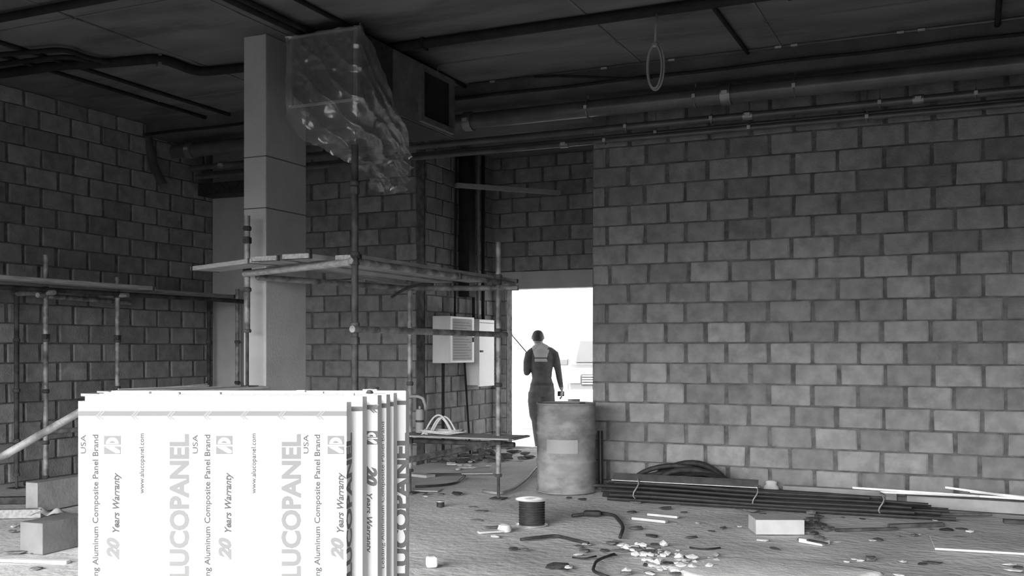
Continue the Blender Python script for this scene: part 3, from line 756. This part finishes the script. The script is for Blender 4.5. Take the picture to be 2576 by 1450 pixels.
MB().lathe([(.03, H-.016), (.03, H-.004), (.02, H+.002)], (.14, .08, 0), 12).build('bung', M_rust, dr)
q = MB().grid(lambda u, v: ((RD+.006)*math.cos(R(-108+u*62)), (RD+.006)*math.sin(R(-108+u*62)), .39+.13*v), 8, 3); q.build('pasted_label', M_line, dr)
run('iron_post', 'short black iron post leaning in the corner beside the drum', [(-3.38, 9.60, .0), (-3.40, 9.64, .56)], .028, M_bar, 'post')

# bundle of steel pipes along the block wall
bu = empty('pipe_bundle', (-1.7, 8.95, 0), R(1.5)); tag(bu, 'long bundle of thin black steel pipes on the floor by the block wall', 'pipe bundle')
q = random.Random(11); rows = [(8, 0.018), (8, .052), (7, .086), (5, .120), (3, .152)]
for n_, z in rows:
    for k in range(n_):
        yy = (k-(n_-1)/2)*.040 + q.uniform(-.006, .006)
        xa, xb = -1.36+q.uniform(-.08, .12)-.04*(z > .1), 1.44+q.uniform(-.28, .22)-2.2*z
        sag = q.uniform(-.01, .01)
        pts = [(xa+(xb-xa)*i/6, yy*(1+.10*math.sin(3*i/6))+sag*math.sin(i), max(.0165, z*(1-.14*(i/6)) + .006*math.sin(i*1.3+k)*(z > .03))) for i in range(7)]
        MB().tube(pts, .0155, 8).build('pipe', M_bar, bu, smooth='auto')
for xx in (-1.06, .0, 1.02):
    k = 1-.05*(xx+1.2)
    ring = [(.175*math.cos(a), .095*k+.105*k*math.sin(a)) for a in [i*2*math.pi/20 for i in range(20)]]
    MB().tube([(xx+.02*math.sin(i), a, max(b_, .004)) for i, (a, b_) in enumerate(ring)], .006, 6, closed=True).build('tie_wire', M_wire, bu, smooth=True)
# steel channel lying on the bundle and black cable heap behind
ch = empty('steel_channel', (-2.35, 8.90, .180), R(1)); tag(ch, 'flat steel channel resting on the pipe bundle', 'channel')
MB().b2((-.66, -.004, .0), (.66, .0, .062)).build('web', M_dark, ch)
MB().b2((-.66, -.05, -.002), (.66, -.004, .002)).build('lip', M_bright, ch); MB().b2((-.66, -.03, .060), (.66, -.004, .064)).build('lip', M_rust, ch)
hp = empty('cable_heap', (-2.44, 9.44, 0)); tag(hp, 'thick black cables coiled in a heap against the block wall', 'cable')
q = random.Random(5)
for k in range(9):
    wdt = q.uniform(.28, .50); hg = q.uniform(.14, .27); ox = q.uniform(-.14, .12); yo = -.16+.035*k
    pts = [(ox+wdt*math.cos(math.pi*i/18)*(1+.1*math.sin(k)), yo+.03*math.sin(i*.7+k), .02+hg*math.sin(math.pi*i/18)**1.15) for i in range(19)]
    MB().tube(pts, q.choice((.020, .024, .03)), 8).build('cable', M_dark, hp, smooth=True)
for k in range(3): MB().tube([(.40*math.cos(2*math.pi*i/24)+.02*k, .15*math.sin(2*math.pi*i/24)-.02*k, .03+.04*k) for i in range(24)], .025, 8, closed=True).build('cable', M_dark, hp, smooth=True)
tag(MB().grid(lambda u, v: (-2.25+(u-.5)*.44, 9.16+(v-.5)*.10, 0.175+.055*math.sin(math.pi*u)**.8+.02*v), 14, 3).build('bent_sheet', M_dark, smooth=True, loc=(-2.25, 9.16, .23)), 'curved sheet-metal offcut in front of the black cable heap', 'sheet metal')
# loose black rods poking out at the drum
for k, (a, b, lab) in enumerate((((1430, 1226), (1560, 1230), 'short black rod poking out beside the drum foot'), ((1490, 1222), (1640, 1222), 'black rod above the pipe bundle end near the drum'),
                  ((2330, 1294), (2495, 1295), 'thin black rod trailing from the tip of the pipe bundle'))):
    p1, p2 = onZ(*a, .03+.05*(k == 1)), onZ(*b, .03+.05*(k == 1)); run('steel_rod', lab, [p1, p2], .013, M_rust, 'rod')

# ------------------------------------------------------------------ floor items
def flat_box(name, label, cat, px, py, d3, rz, m_, z=0.0, bev=.004, group=None):
    c = onZ(px, py, z); o = MB().box((0, 0, d3[2]/2), d3).build(name, m_, bev=bev); o.location = (c.x, c.y, z); o.rotation_euler.z = rz
    return tag(o, label, cat, group)
flat_box('foam_slab', 'pale rectangular slab lying alone on the floor', 'slab', 1952, 1338, (.36, .27, .11), TH*.95, M_foam)
flat_box('plastic_strip', 'white strip lying beside its twin, nearer the viewer', 'strip', 1634, 1312, (.30, .05, .022), R(-10), M_scrapw)
flat_box('plastic_strip', 'white strip lying beside its twin, nearer the pipe bundle', 'strip', 1668, 1301, (.27, .045, .02), R(-8), M_scrapw)
flat_box('cement_block', 'aerated block on edge beside the fallen paper by the panels', 'block', 150, 1276, (.13, .62, .25), R(4), M_conc)
flat_box('cement_block', 'squat block standing on the floor against the panel stack', 'block', 140, 1380, (.20, .42, .21), R(3), M_aac)
flat_box('timber_beam', 'long grey timber lying on the floor near the far scaffold', 'timber', -105, 1306, (.09, 1.3, .07), R(-58), M_plank)
flat_box('timber_beam', 'dark timber lying behind the aerated block', 'timber', -70, 1270, (.08, 1.2, .06), R(-56), M_rust)
flat_box('trim_strip', 'pale flat strip crossing the floor corner below the squat block', 'strip', 60, 1415, (.62, .055, .02), R(17), M_scrapw)
flat_box('board_offcut', 'thin pale board tilted on rubble near the scaffold feet', 'board', 1200, 1192, (.34, .14, .012), R(30), M_foam, z=.03)
flat_box('paper_sheet', 'crumpled pale sheet beside the panel stack base, lower one', 'sheet', 1062, 1234, (.36, .2, .01), R(15), M_foam)
flat_box('paper_sheet', 'crumpled pale sheet beside the panel stack base, upper one', 'sheet', 1062, 1200, (.26, .14, .03), R(-15), M_foam)
flat_box('steel_plate', 'dark flat plate lying near the scaffold feet', 'plate', 1120, 1196, (.42, .05, .02), R(24), M_rust)
flat_box('concrete_slab', 'thin broken concrete slab at the far corner of the floor', 'slab', 2520, 1378, (.9, .5, .016), R(6), M_floor)
flat_box('kerb_piece', 'pale kerb piece under the bright metal strips', 'kerb', 2440, 1282, (1.0, .22, .10), R(-2), M_conc)
flat_box('kerb_piece', 'pale kerb piece against the wall behind the pipe bundle', 'kerb', 2120, 1246, (1.0, .10, .10), 0, M_conc).location.y = 9.74
flat_box('steel_profile', 'dark hollow steel profile beside the kerb piece', 'profile', 2585, 1292, (.3, .09, .07), R(2), M_rust)
c = onZ(1940, 1440, 0); q = MB(); n_ = 48
ring = [(.62*(1+.22*mnoise.noise(Vector((math.cos(a)*1.6, math.sin(a)*1.6, 2)))+.06*mnoise.noise(Vector((math.cos(a)*6, math.sin(a)*6, 8))))*math.cos(a), .36*(1+.25*mnoise.noise(Vector((math.cos(a)*1.7, math.sin(a)*1.7, 5))))*math.sin(a)) for a in [k*2*math.pi/n_ for k in range(n_)]]
q.add([(x, y_, -.012) for x, y_ in ring]+[(x*.97, y_*.97, .010) for x, y_ in ring]+[(x*.9, y_*.9, .014) for x, y_ in ring]+[(0, 0, .015)],
      [(k, (k+1) % n_, n_+(k+1) % n_, n_+k) for k in range(n_)]+[(n_+k, n_+(k+1) % n_, 2*n_+(k+1) % n_, 2*n_+k) for k in range(n_)]+[(2*n_+k, 2*n_+(k+1) % n_, 3*n_) for k in range(n_)])
o = q.build('cement_patch', M_crust, smooth=True); o.location = (c.x, c.y, 0); o.rotation_euler.z = R(14); tag(o, 'low pale crust of spilled cement on the floor', 'cement')
t = onZ(1600, 1350, 0)
# bright metal strips leaning over the kerb
for k, (a, za, b, zb, lab) in enumerate((((2145, 1229), .17, (2640, 1262), .13, 'longest bright metal strip lying along the wall foot'),
                         ((2215, 1240), .15, (2600, 1256), .14, 'short bright metal strip tucked under the longest one'),
                         ((2378, 1228), .20, (2640, 1264), .13, 'bright metal strip crossing over the others at the wall foot'),
                         ((2440, 1239), .18, (2650, 1259), .14, 'doubled bright metal strip end over the kerb'))):
    p1, p2 = onZ(*a, za), onZ(*b, zb); p1.y = min(p1.y, 9.8); p2.y = min(p2.y, 9.75)
    t = empty('metal_strip', (p1+p2)/2); tag(t, lab, 'metal strip')
    MB().bar(P(t, p1), P(t, p2), .035, .004).build('base', M_bright, t)
    MB().bar(P(t, p1+Vector((0, -.016, .008))), P(t, p2+Vector((0, -.016, .008))), .003, .012).build('lip', M_bright, t)
# cable reel
c = onZ(1338, 1322, 0); rl = empty('cable_reel', c); tag(rl, 'cable reel standing on end in the middle of the floor', 'reel')
MB().lathe([(.115, 0), (.125, .004), (.125, .008), (.10, .010)], n=28).build('flange', M_bright, rl, smooth='auto')
MB().lathe([(.10, .010), (.096, .06), (.094, .12), (.095, .195), (.05, .2)], n=28).build('winding', M_dark, rl, smooth='auto')
for k in range(9): MB().tube([(.0975*math.cos(2*math.pi*i/24), .0975*math.sin(2*math.pi*i/24), .02+k*.020) for i in range(24)], .007, 6, closed=True).build('wire_turn', M_dark, rl, smooth=True)
MB().lathe([(.10, .198), (.128, .200), (.130, .206), (.05, .208), (.03, .204)], n=28).build('flange', M_bright, rl, smooth='auto')
# mug shape cap, trowel-like scraper, loose cables
c = onZ(1108, 1276, 0); t = empty('tin_can', c); tag(t, 'small tin with a shiny rim near the panel stack', 'tin')
MB().lathe([(.03, 0), (.034, .003), (.034, .05), (.028, .052), (.026, .03)], n=16).build('body', M_dark, t, smooth='auto'); MB().lathe([(.034, .044), (.037, .047), (.037, .053), (.03, .053)], n=16).build('rim', M_bright, t)
c = onZ(1256, 1340, 0); t = empty('plastic_pipe_piece', c, R(45)); tag(t, 'white flat-handled tool lying beside the cable reel', 'tool')
MB().b2((-.17, -.03, 0), (.04, .03, .018)).build('handle', M_scrapw, t, bev=.01); MB().lathe([(.05, 0), (.055, .02), (.045, .05), (.02, .06)], (.05, .02, 0), 14).build('head', M_scrapw, t, smooth='auto')
def floor_cable(label, pp, r=.010, m_=None):
    pts = round_path([onZ(px, py, r+.003) for px, py in pp], .3, 6); run('floor_cable', label, pts, r, m_ or M_dark, 'cable', 8, True)
floor_cable('pale hose curving from the drum foot to the scaffold', [(1385, 1160), (1348, 1176), (1325, 1205), (1290, 1232), (1255, 1243), (1215, 1236)], .016, M_wire)
floor_cable('dark cable curving past the tilted board', [(1170, 1198), (1150, 1215), (1110, 1222), (1045, 1225)], .012)
floor_cable('dark cable curling across the floor past the white strips', [(1440, 1298), (1500, 1290), (1545, 1296), (1570, 1325), (1560, 1352)], .014)
floor_cable('thin dark cable curling near the cement crust', [(1545, 1395), (1500, 1410), (1490, 1438), (1530, 1452)], .010)
floor_cable('thin dark cable lying between the reel and the rubble', [(1310, 1358), (1360, 1352), (1400, 1348), (1440, 1358), (1480, 1368)], .012)
floor_cable('thin dark bow of wire lying before the pale slab', [(1735, 1378), (1770, 1383), (1812, 1379)], .006)
floor_cable('short dark wire beside the white tool', [(1440, 1403), (1470, 1406), (1500, 1400)], .006)
c = onZ(1490, 1299, 0); t = flat_box('work_glove', 'dark lumpy glove lying on the floor cable', 'glove', 1490, 1299, (.15, .08, .045), R(20), M_dark, bev=.02)
flat_box('wood_splinter', 'long dark splinter of wood lying right of the pale slab', 'splinter', 2180, 1336, (.50, .03, .02), R(32), M_rust)
flat_box('wood_splinter', 'dark stick pointing at the pipe bundle tip', 'splinter', 2305, 1327, (.46, .045, .03), R(34), M_rust)
flat_box('dark_bar', 'short black bar at the right border of the floor', 'bar', 2562, 1318, (.22, .06, .03), R(5), M_rust)
flat_box('folded_carton', 'black and white crushed carton beside the dark weeds', 'carton', 2048, 1368, (.19, .10, .03), R(-25), M_scrapw)
flat_box('carton_flap', 'black flap lying on the crushed carton', 'carton', 2056, 1366, (.17, .03, .012), R(-32), M_rust, z=.031)
flat_box('plaster_lump', 'lone pale lump near the panel stack foot', 'lump', 1086, 1428, (.07, .06, .07), R(40), M_scrapw, bev=.015)
c = onZ(1957, 1234, .0); tag(MB().lathe([(.06, 0), (.075, .03), (.07, .08), (.05, .10), (.055, .13), (.02, .14)], n=14).build('plastic_bag', M_scrapw, smooth=True, loc=(0, 0, 0)), 'crumpled white bag against the foot of the block wall', 'bag').location = (c.x, min(c.y, 9.74), 0)

# scattered chips: each its own object, a few shared shapes
def chip_mesh(i, m_):
    q = random.Random(i*13+5); me = bpy.data.meshes.new('chip'); bm = bmesh.new()
    bmesh.ops.create_icosphere(bm, subdivisions=1, radius=.5)
    for v in bm.verts:
        v.co = Vector((v.co.x*q.uniform(.7, 1.3), v.co.y*q.uniform(.6, 1.2), v.co.z*q.uniform(.5, 1.0)))
    zmin = min(v.co.z for v in bm.verts)
    for v in bm.verts: v.co.z -= zmin
    bm.to_mesh(me); bm.free(); me.materials.append(m_); return me
CHW = [chip_mesh(i, M_scrapw) for i in range(5)]; CHD = [chip_mesh(i+9, M_scrapd) for i in range(5)]
def chips(name, label, cat, group, spots, meshes, smin, smax, seed, flat=.5):
    q = random.Random(seed)
    for (px, py) in spots:
        c = onZ(px, py, 0); s = q.uniform(smin, smax)
        o = bpy.data.objects.new(name, meshes[q.randrange(5)]); o.location = (c.x, c.y, -.003)
        o.scale = (s*q.uniform(.8, 1.7), s*q.uniform(.7, 1.1), s*flat*q.uniform(.6, 1.2)); o.rotation_euler.z = q.uniform(0, 6.3)
        link(o); tag(o, label, cat, group)
        if '{}' in label: LOOSE.append((o, px, py, label))
LOOSE = []
MARKS = [('the cable reel', 1338, 1315), ('the white strips', 1650, 1306), ('the pale slab', 1948, 1335), ('the pipe bundle tip', 2370, 1295), ('the crushed carton', 2048, 1368), ('the cement crust', 1950, 1440),
         ('the broken concrete slab', 2500, 1385), ('the panel stack edge', 1040, 1300), ('the squat block', 140, 1380), ('the dark stick', 2305, 1327), ('the drum foot', 1424, 1240), ('the tin', 1108, 1270), ('the white tool', 1256, 1340)]
ORD = ['nearest', 'second nearest', 'third nearest', 'fourth nearest', 'fifth nearest', 'sixth nearest', 'seventh nearest', 'eighth nearest', 'ninth nearest', 'tenth nearest', 'eleventh nearest', 'twelfth nearest']
def name_loose():
    by = {}
    for o, px, py, lab in LOOSE:
        p_ = onZ(px, py, 0); mk = min(MARKS, key=lambda m_: (onZ(m_[1], m_[2], 0)-p_).length)
        by.setdefault((lab, mk[0]), []).append(((onZ(mk[1], mk[2], 0)-p_).length, o))
    for (lab, mk), v in by.items():
        v.sort(key=lambda e: e[0])
        for k, (_, o) in enumerate(v): o['label'] = lab.format(ORD[min(k, 11)], mk)
q = random.Random(21)
def scatter(cx, cy, sx, sy, n_): return [(cx+q.gauss(0, sx), cy+q.gauss(0, sy)) for _ in range(n_)]
chips('plaster_chip', 'pale broken chip in the rubble spread before the cement crust', 'chip', 'pale chips in the rubble', scatter(1590, 1385, 28, 9, 16)+scatter(1700, 1420, 50, 14, 34)+scatter(1660, 1396, 20, 6, 8), CHW, .04, .085, 1, .6)
chips('rubble_bit', 'dark broken bit in the rubble spread before the cement crust', 'chip', 'dark bits in the rubble', scatter(1600, 1390, 50, 12, 12)+scatter(1700, 1425, 60, 14, 22), CHD, .04, .09, 2, .4)
chips('dry_weed', 'dark weedy bit in the clump beside the pale slab', 'weed', 'dark weed clump bits', scatter(2045, 1325, 22, 12, 18), CHD, .05, .11, 3, .5)
chips('floor_scrap', 'small loose dark scrap {} to {}', 'scrap', 'dark scraps on the floor',
      [(1190, 1276), (1210, 1288), (1200, 1311), (1235, 1330), (1065, 1245), (1110, 1244), (1150, 1244), (1290, 1382), (1320, 1384), (1455, 1378), (1470, 1388), (1430, 1255), (1465, 1258), (1600, 1265), (1640, 1263), (1710, 1270),
       (1720, 1290), (1675, 1282), (1590, 1290), (1860, 1282), (1890, 1290), (1920, 1295), (1820, 1330), (1790, 1338), (1740, 1354), (1640, 1350), (1600, 1333), (2060, 1355), (2210, 1360), (2260, 1350), (2300, 1348),
       (2340, 1332), (2380, 1335), (2420, 1332), (2120, 1302), (2170, 1306), (2310, 1302), (2420, 1353), (2190, 1412), (2320, 1420), (2345, 1418), (2160, 1434), (2560, 1428), (30, 1340), (60, 1325), (100, 1392), (40, 1394), (90, 1432), (1950, 1382), (1420, 1436), (1400, 1428)], CHD, .05, .13, 4, .3)
chips('floor_chip', 'small loose pale chip {} to {}', 'chip', 'pale chips on the floor',
      [(1245, 1352), (1480, 1258), (1700, 1318), (1755, 1316), (1860, 1326), (1920, 1362), (2195, 1361), (2105, 1365), (2182, 1297), (2210, 1296), (2355, 1310), (2315, 1346), (2440, 1340), (2130, 1414), (2150, 1408), (2165, 1412), (2330, 1415), (2270, 1416), (2540, 1422), (2545, 1437), (2165, 1436), (2060, 1425), (1970, 1426), (1450, 1374), (1475, 1372), (1456, 1398), (1430, 1430), (35, 1325), (1070, 1250), (1770, 1420), (2260, 1449)], CHW, .035, .075, 5, .4)
chips('rubble_lump', 'rubble lump heaped at the threshold of the doorway', 'rubble', 'rubble at the doorway', scatter(1235, 1148, 40, 6, 26)+scatter(1150, 1160, 30, 6, 14)+[(1300, 1140), (1320, 1146), (1280, 1150), (1330, 1152), (1262, 1160)], CHD, .08, .2, 6, .5)
chips('plaster_lump', 'pale rubble lump at the foot of the recess wall', 'rubble', 'rubble under the switch boxes', scatter(1170, 1172, 45, 8, 16), CHW, .06, .13, 7, .5)
name_loose()
# fallen paper cup by the left blocks, rods on the low wall
c = onZ(128, 1302, 0); pc = tag(MB().grid(lambda u, v: ((u-.5)*.26, (v-.5)*.18, .02+.06*abs(math.sin(u*5+v*2))*(1-abs(v-.5))), 12, 8).build('torn_paper', M_scrapw, smooth=True), 'torn white paper sack against the aerated block', 'paper'); pc.location = (c.x, c.y, 0); pc.rotation_euler.z = R(10)
for k, (y0, y1, x0_, x1_, zz, r_, lab) in enumerate(((5.25, 6.30, -5.42, -5.50, .008, .006, 'longest thin rod lying on the low partition coping'), (5.2, 6.55, -5.36, -5.38, .008, .007, 'thin rod along the edge of the low partition coping'),
                                  (5.4, 6.2, -5.52, -5.40, .020, .005, 'thin rod slanting across the low partition coping'))):
    run('thin_rod', lab, [(x0_, y0, 1.075+zz), (x1_, y1, 1.075+zz+.02*(k == 0))], r_, M_lwire, 'rod', 6)
for k, (yy, xx, lab) in enumerate(((5.95, -5.46, 'flat board offcut nearest the column on the low partition'), (5.45, -5.44, 'flat board offcut farther from the column on the low partition'))):
    o = MB().box((0, 0, .008), (.12, .5, .012)).build('board_offcut', M_foam); o.location = (xx, yy, 1.076); o.rotation_euler.z = R(5-9*k); tag(o, lab, 'board')

# ------------------------------------------------------------------ person walking away outside the doorway
PD = 14.6; GZ = -.10
ppos = loc3((1362-CX)/FPX*PD, PD, GZ)
pe = empty('person', ppos, TH); tag(pe, 'person in dark overalls seen from behind, walking out beyond the doorway', 'person')
b = MB()
# x to the right, y away from the viewer, z up; feet at 0
b.rings([(.005, 0, .80, .165, .115), (.008, -.01, .88, .185, .135), (.008, -.005, .96, .170, .125), (.006, 0, 1.06, .142, .105), (.004, 0, 1.16, .152, .108), (.006, .0, 1.28, .172, .118),
         (.008, -.005, 1.38, .180, .115), (.006, -.005, 1.44, .150, .095), (-.012, 0, 1.49, .085, .075), (-.02, .005, 1.53, .058, .060)], 24)
b.tube([(-.022, .005, 1.48), (-.030, .015, 1.56), (-.042, .02, 1.62)], [.062, .056, .058], 14)          # neck
b.rings([(-.048, .03, 1.545, .035, .045), (-.05, .03, 1.575, .060, .075), (-.05, .022, 1.62, .072, .092), (-.05, .015, 1.665, .076, .098), (-.05, .010, 1.70, .072, .092), (-.05, .005, 1.735, .048, .062), (-.05, .005, 1.746, .018, .025)], 18)   # head
b.tube([(-.055, .105, 1.64), (-.062, .128, 1.625), (-.06, .110, 1.61)], [.010, .013, .010], 8)           # nose, on the far side
for sx in (-1, 1): b.tube([(-.05+sx*.074, .012, 1.665), (-.05+sx*.086, .006, 1.645), (-.05+sx*.074, .012, 1.615)], [.010, .014, .009], 8)   # ears
for sx in (-1, 1): b.tube([(-.02, .0, 1.535), (-.012+sx*.065, -.004, 1.492), (.004+sx*.125, -.004, 1.452), (.004+sx*.172, 0, 1.415)], [.046, .052, .056, .058], 12)   # shoulder slopes
# left arm bent forward, right arm hanging
b.tube([(-.13, 0, 1.425), (-.175, -.005, 1.40), (-.200, -.02, 1.30), (-.215, -.015, 1.17), (-.212, .0, 1.145), (-.17, .14, 1.18), (-.12, .25, 1.24), (-.10, .29, 1.27)],
       [.060, .066, .060, .050, .050, .043, .036, .030], 14)
b.tube([(.14, 0, 1.43), (.185, 0, 1.405), (.215, -.01, 1.30), (.242, -.01, 1.17), (.262, .02, 1.05), (.288, .05, .93), (.295, .06, .90)],
       [.060, .066, .059, .049, .045, .034, .028], 14)
def hand(c, dirv, side, palm):
    c, dirv, side, palm = Vector(c), Vector(dirv).normalized(), Vector(side).normalized(), Vector(palm).normalized()
    for k in (-1, 0, 1): b.tube([c+side*k*.022, c+side*k*.024+dirv*.075], [.017, .017], 8)
    for k, L in enumerate((.068, .078, .074, .058)):
        o = c+side*(k-1.5)*.021+dirv*.075
        b.tube([o, o+dirv*L*.5+palm*.008, o+dirv*L*.8+palm*.030, o+dirv*L*.78+palm*.045], [.0105, .010, .0095, .008], 8)
    o = c-side*.034+dirv*.02
    b.tube([c+dirv*.01, o+dirv*.015+palm*.01, o+dirv*.045+palm*.022-side*.008, o+dirv*.070+palm*.026-side*.004], [.014, .0125, .011, .009], 8)
hand((.297, .062, .895), (.05, .06, -1), (0, 1, .06), (-1, 0, 0))
hand((-.098, .292, 1.272), (.35, .6, .55), (-.8, .5, 0), (.4, .2, -.8))
# legs: left one trailing, right one stepping forward
b.tube([(-.085, -.01, .86), (-.098, -.02, .72), (-.098, -.015, .52), (-.078, -.03, .46), (-.06, -.07, .30), (-.045, -.11, .12), (-.04, -.12, .07)], [.108, .100, .075, .066, .066, .052, .05], 16)
b.tube([(.085, 0, .86), (.10, .05, .72), (.10, .11, .52), (.10, .115, .46), (.10, .09, .30), (.10, .08, .12), (.10, .08, .07)], [.108, .100, .075, .066, .066, .052, .05], 16)
for fx_, fy, hz_ in ((-.04, -.12, .055), (.10, .08, .05)):
    b.tube([(fx_, fy-.055, hz_*.9), (fx_, fy, hz_), (fx_+.008, fy+.09, .042), (fx_+.012, fy+.165, .034), (fx_+.012, fy+.185, .030)], [.036, .050, .044, .038, .024], 12)
me = b.mesh('body'); ob = bpy.data.objects.new('tmp_body', me); COL.objects.link(ob)
m = ob.modifiers.new('r', 'REMESH'); m.mode = 'VOXEL'; m.voxel_size = .0075
m = ob.modifiers.new('s', 'SMOOTH'); m.factor = .5; m.iterations = 5
dg = bpy.context.evaluated_depsgraph_get(); body = bpy.data.meshes.new_from_object(ob.evaluated_get(dg)); body.name = 'body'
bpy.data.objects.remove(ob); bpy.data.meshes.remove(me)
body.materials.clear(); body.materials.append(M_cloth); body.materials.append(M_skin); body.materials.append(M_tyre)
for p in body.polygons:
    p.use_smooth = True; c = p.center
    if c.z > 1.50 or (c.x > .25 and c.z < .93 and c.z > .6) or (c.y > .26 and 1.2 < c.z < 1.45): p.material_index = 1
    elif c.z < .085: p.material_index = 2
link(bpy.data.objects.new('body', body), pe)
def shell(name, test, m_, off):
    bm = bmesh.new(); bm.from_mesh(body)
    bmesh.ops.delete(bm, geom=[f for f in bm.faces if not test(f.calc_center_median())], context='FACES')
    for v in bm.verts: v.co += v.normal*off
    me_ = bpy.data.meshes.new(name); bm.to_mesh(me_); bm.free(); me_.materials.clear(); me_.materials.append(m_)
    for p in me_.polygons: p.material_index = 0
    o = bpy.data.objects.new(name, me_); link(o, pe); sm = o.modifiers.new('thick', 'SOLIDIFY'); sm.thickness = .004; return o
shell('hair', lambda c: c.z > 1.60 and (c.z > 1.70 or c.y < .05) and abs(c.x+.05) < .085 and not (c.z < 1.66 and abs(c.x+.05) > .066), M_hair, .008)
shell('collar', lambda c: 1.475 < c.z < 1.565 and abs(c.x+.02) < .11 and c.y < .2, M_vest, .006)
shell('vest_yoke', lambda c: 1.30 < c.z < 1.475 and c.y < .02 and abs(c.x+.01) < .085+.30*max(0, c.z-1.36), M_vest, .007)
shell('vest_band', lambda c: 1.345 < c.z < 1.362 and c.y < .03 and abs(c.x) < .11, M_cloth, .011)
shell('belt', lambda c: .965 < c.z < .995 and abs(c.x) < .2, M_hair, .005)

# ------------------------------------------------------------------ yard beyond the doorway
VD = 22.0; cp = loc3((1430-CX)/FPX*VD+.90, VD, GZ)
cr = empty('pickup_truck', cp, TH+R(-4)); tag(cr, 'pale pickup truck parked nose-on in the yard', 'truck')
W = .90
prof = [(0, .42), (.0, .95), (.12, 1.06), (1.05, 1.12), (1.62, 1.68), (2.9, 1.72), (3.1, 1.15), (4.9, 1.12), (4.95, .5), (4.2, .42)]
def yz(poly, x0, x1):          # outline in y,z pushed across x
    q = MB(); n = len(poly); q.v += [Vector((x0, y_, z_)) for y_, z_ in poly]+[Vector((x1, y_, z_)) for y_, z_ in poly]
    q.f.append(tuple(range(n))); q.f.append(tuple(n+k for k in reversed(range(n))))
    for k in range(n): l = (k+1) % n; q.f.append((k, n+k, n+l, l))
    return q
yz(prof, -W, W).build('body', M_car, cr, bev=.05)
q = MB().add([(-.74, 1.10, 1.17), (.74, 1.10, 1.17), (.64, 1.60, 1.65), (-.64, 1.60, 1.65)], [(0, 1, 2, 3)])
for v in q.v: v.y -= .02; v.z += .015
q.build('windscreen', M_glass, cr)
MB().b2((-.62, -.03, .70), (.62, .02, .93)).build('grille', M_tyre, cr, bev=.01)
for k in range(4): MB().b2((-.6, -.05, .72+k*.055), (.6, -.02, .745+k*.055)).build('grille_slat', M_bright, cr)
MB().b2((-.93, -.14, .40), (.93, .04, .60)).build('bumper', M_bright, cr, bev=.03)
MB().b2((-.26, -.15, .43), (.26, -.14, .55)).build('number_plate', M_white, cr)
for s in (-1, 1):
    MB().b2((s*.76-.12, -.04, .74), (s*.76+.12, .03, .92)).build('headlight', M_box, cr, bev=.02)
    MB().b2((s*1.02-.10, 1.25, 1.10), (s*1.02+.10, 1.36, 1.27)).build('side_mirror', M_car, cr, bev=.03)
    for yy in (.85, 3.95):
        wh = MB(); wh.tube([(s*.92, yy, .36), (s*.66, yy, .36)], .36, 22); w_ = wh.build('wheel', M_tyre, cr, smooth='auto')
        MB().tube([(s*.935, yy, .36), (s*.90, yy, .36)], .20, 16).build('hub', M_bright, w_)
c = onZ(1326, 1066, GZ)
o = MB().box((0, 0, .25), (.55, .5, .5)).build('concrete_barrier', M_plaster, bev=.02); o.location = c; o.rotation_euler.z = TH; tag(o, 'low concrete block standing in the yard beside the walking person', 'block')
o = MB().box((0, 0, .17), (.75, .4, .34)).build('concrete_barrier', M_foam, bev=.02); o.location = onZ(1335, 1078, GZ); o.rotation_euler.z = TH+.1; tag(o, 'flat pale block lying in the yard before the low block', 'block')
pts = [Vector((DOOR0-.005, YF+.15, onY(1276, 830, YF+.15).z))]+[onD(px, py, 14.3) for px, py in ((1288, 844), (1300, 858), (1312, 872), (1330, 893))]
run('hanging_wire', 'thin loose wire hanging outside across the doorway', [p for p in pts], .007, M_dark, 'wire', 6, True)
hp_ = ppos + RGT*.285 + FWD*.085 + UP*.835
o = MB().box((0, 0, 0), (.10, .05, .075)).build('hand_tool', M_hair, bev=.012); o.location = hp_; o.rotation_euler.z = TH; tag(o, 'small dark case held in the hand of the walking person', 'tool case')
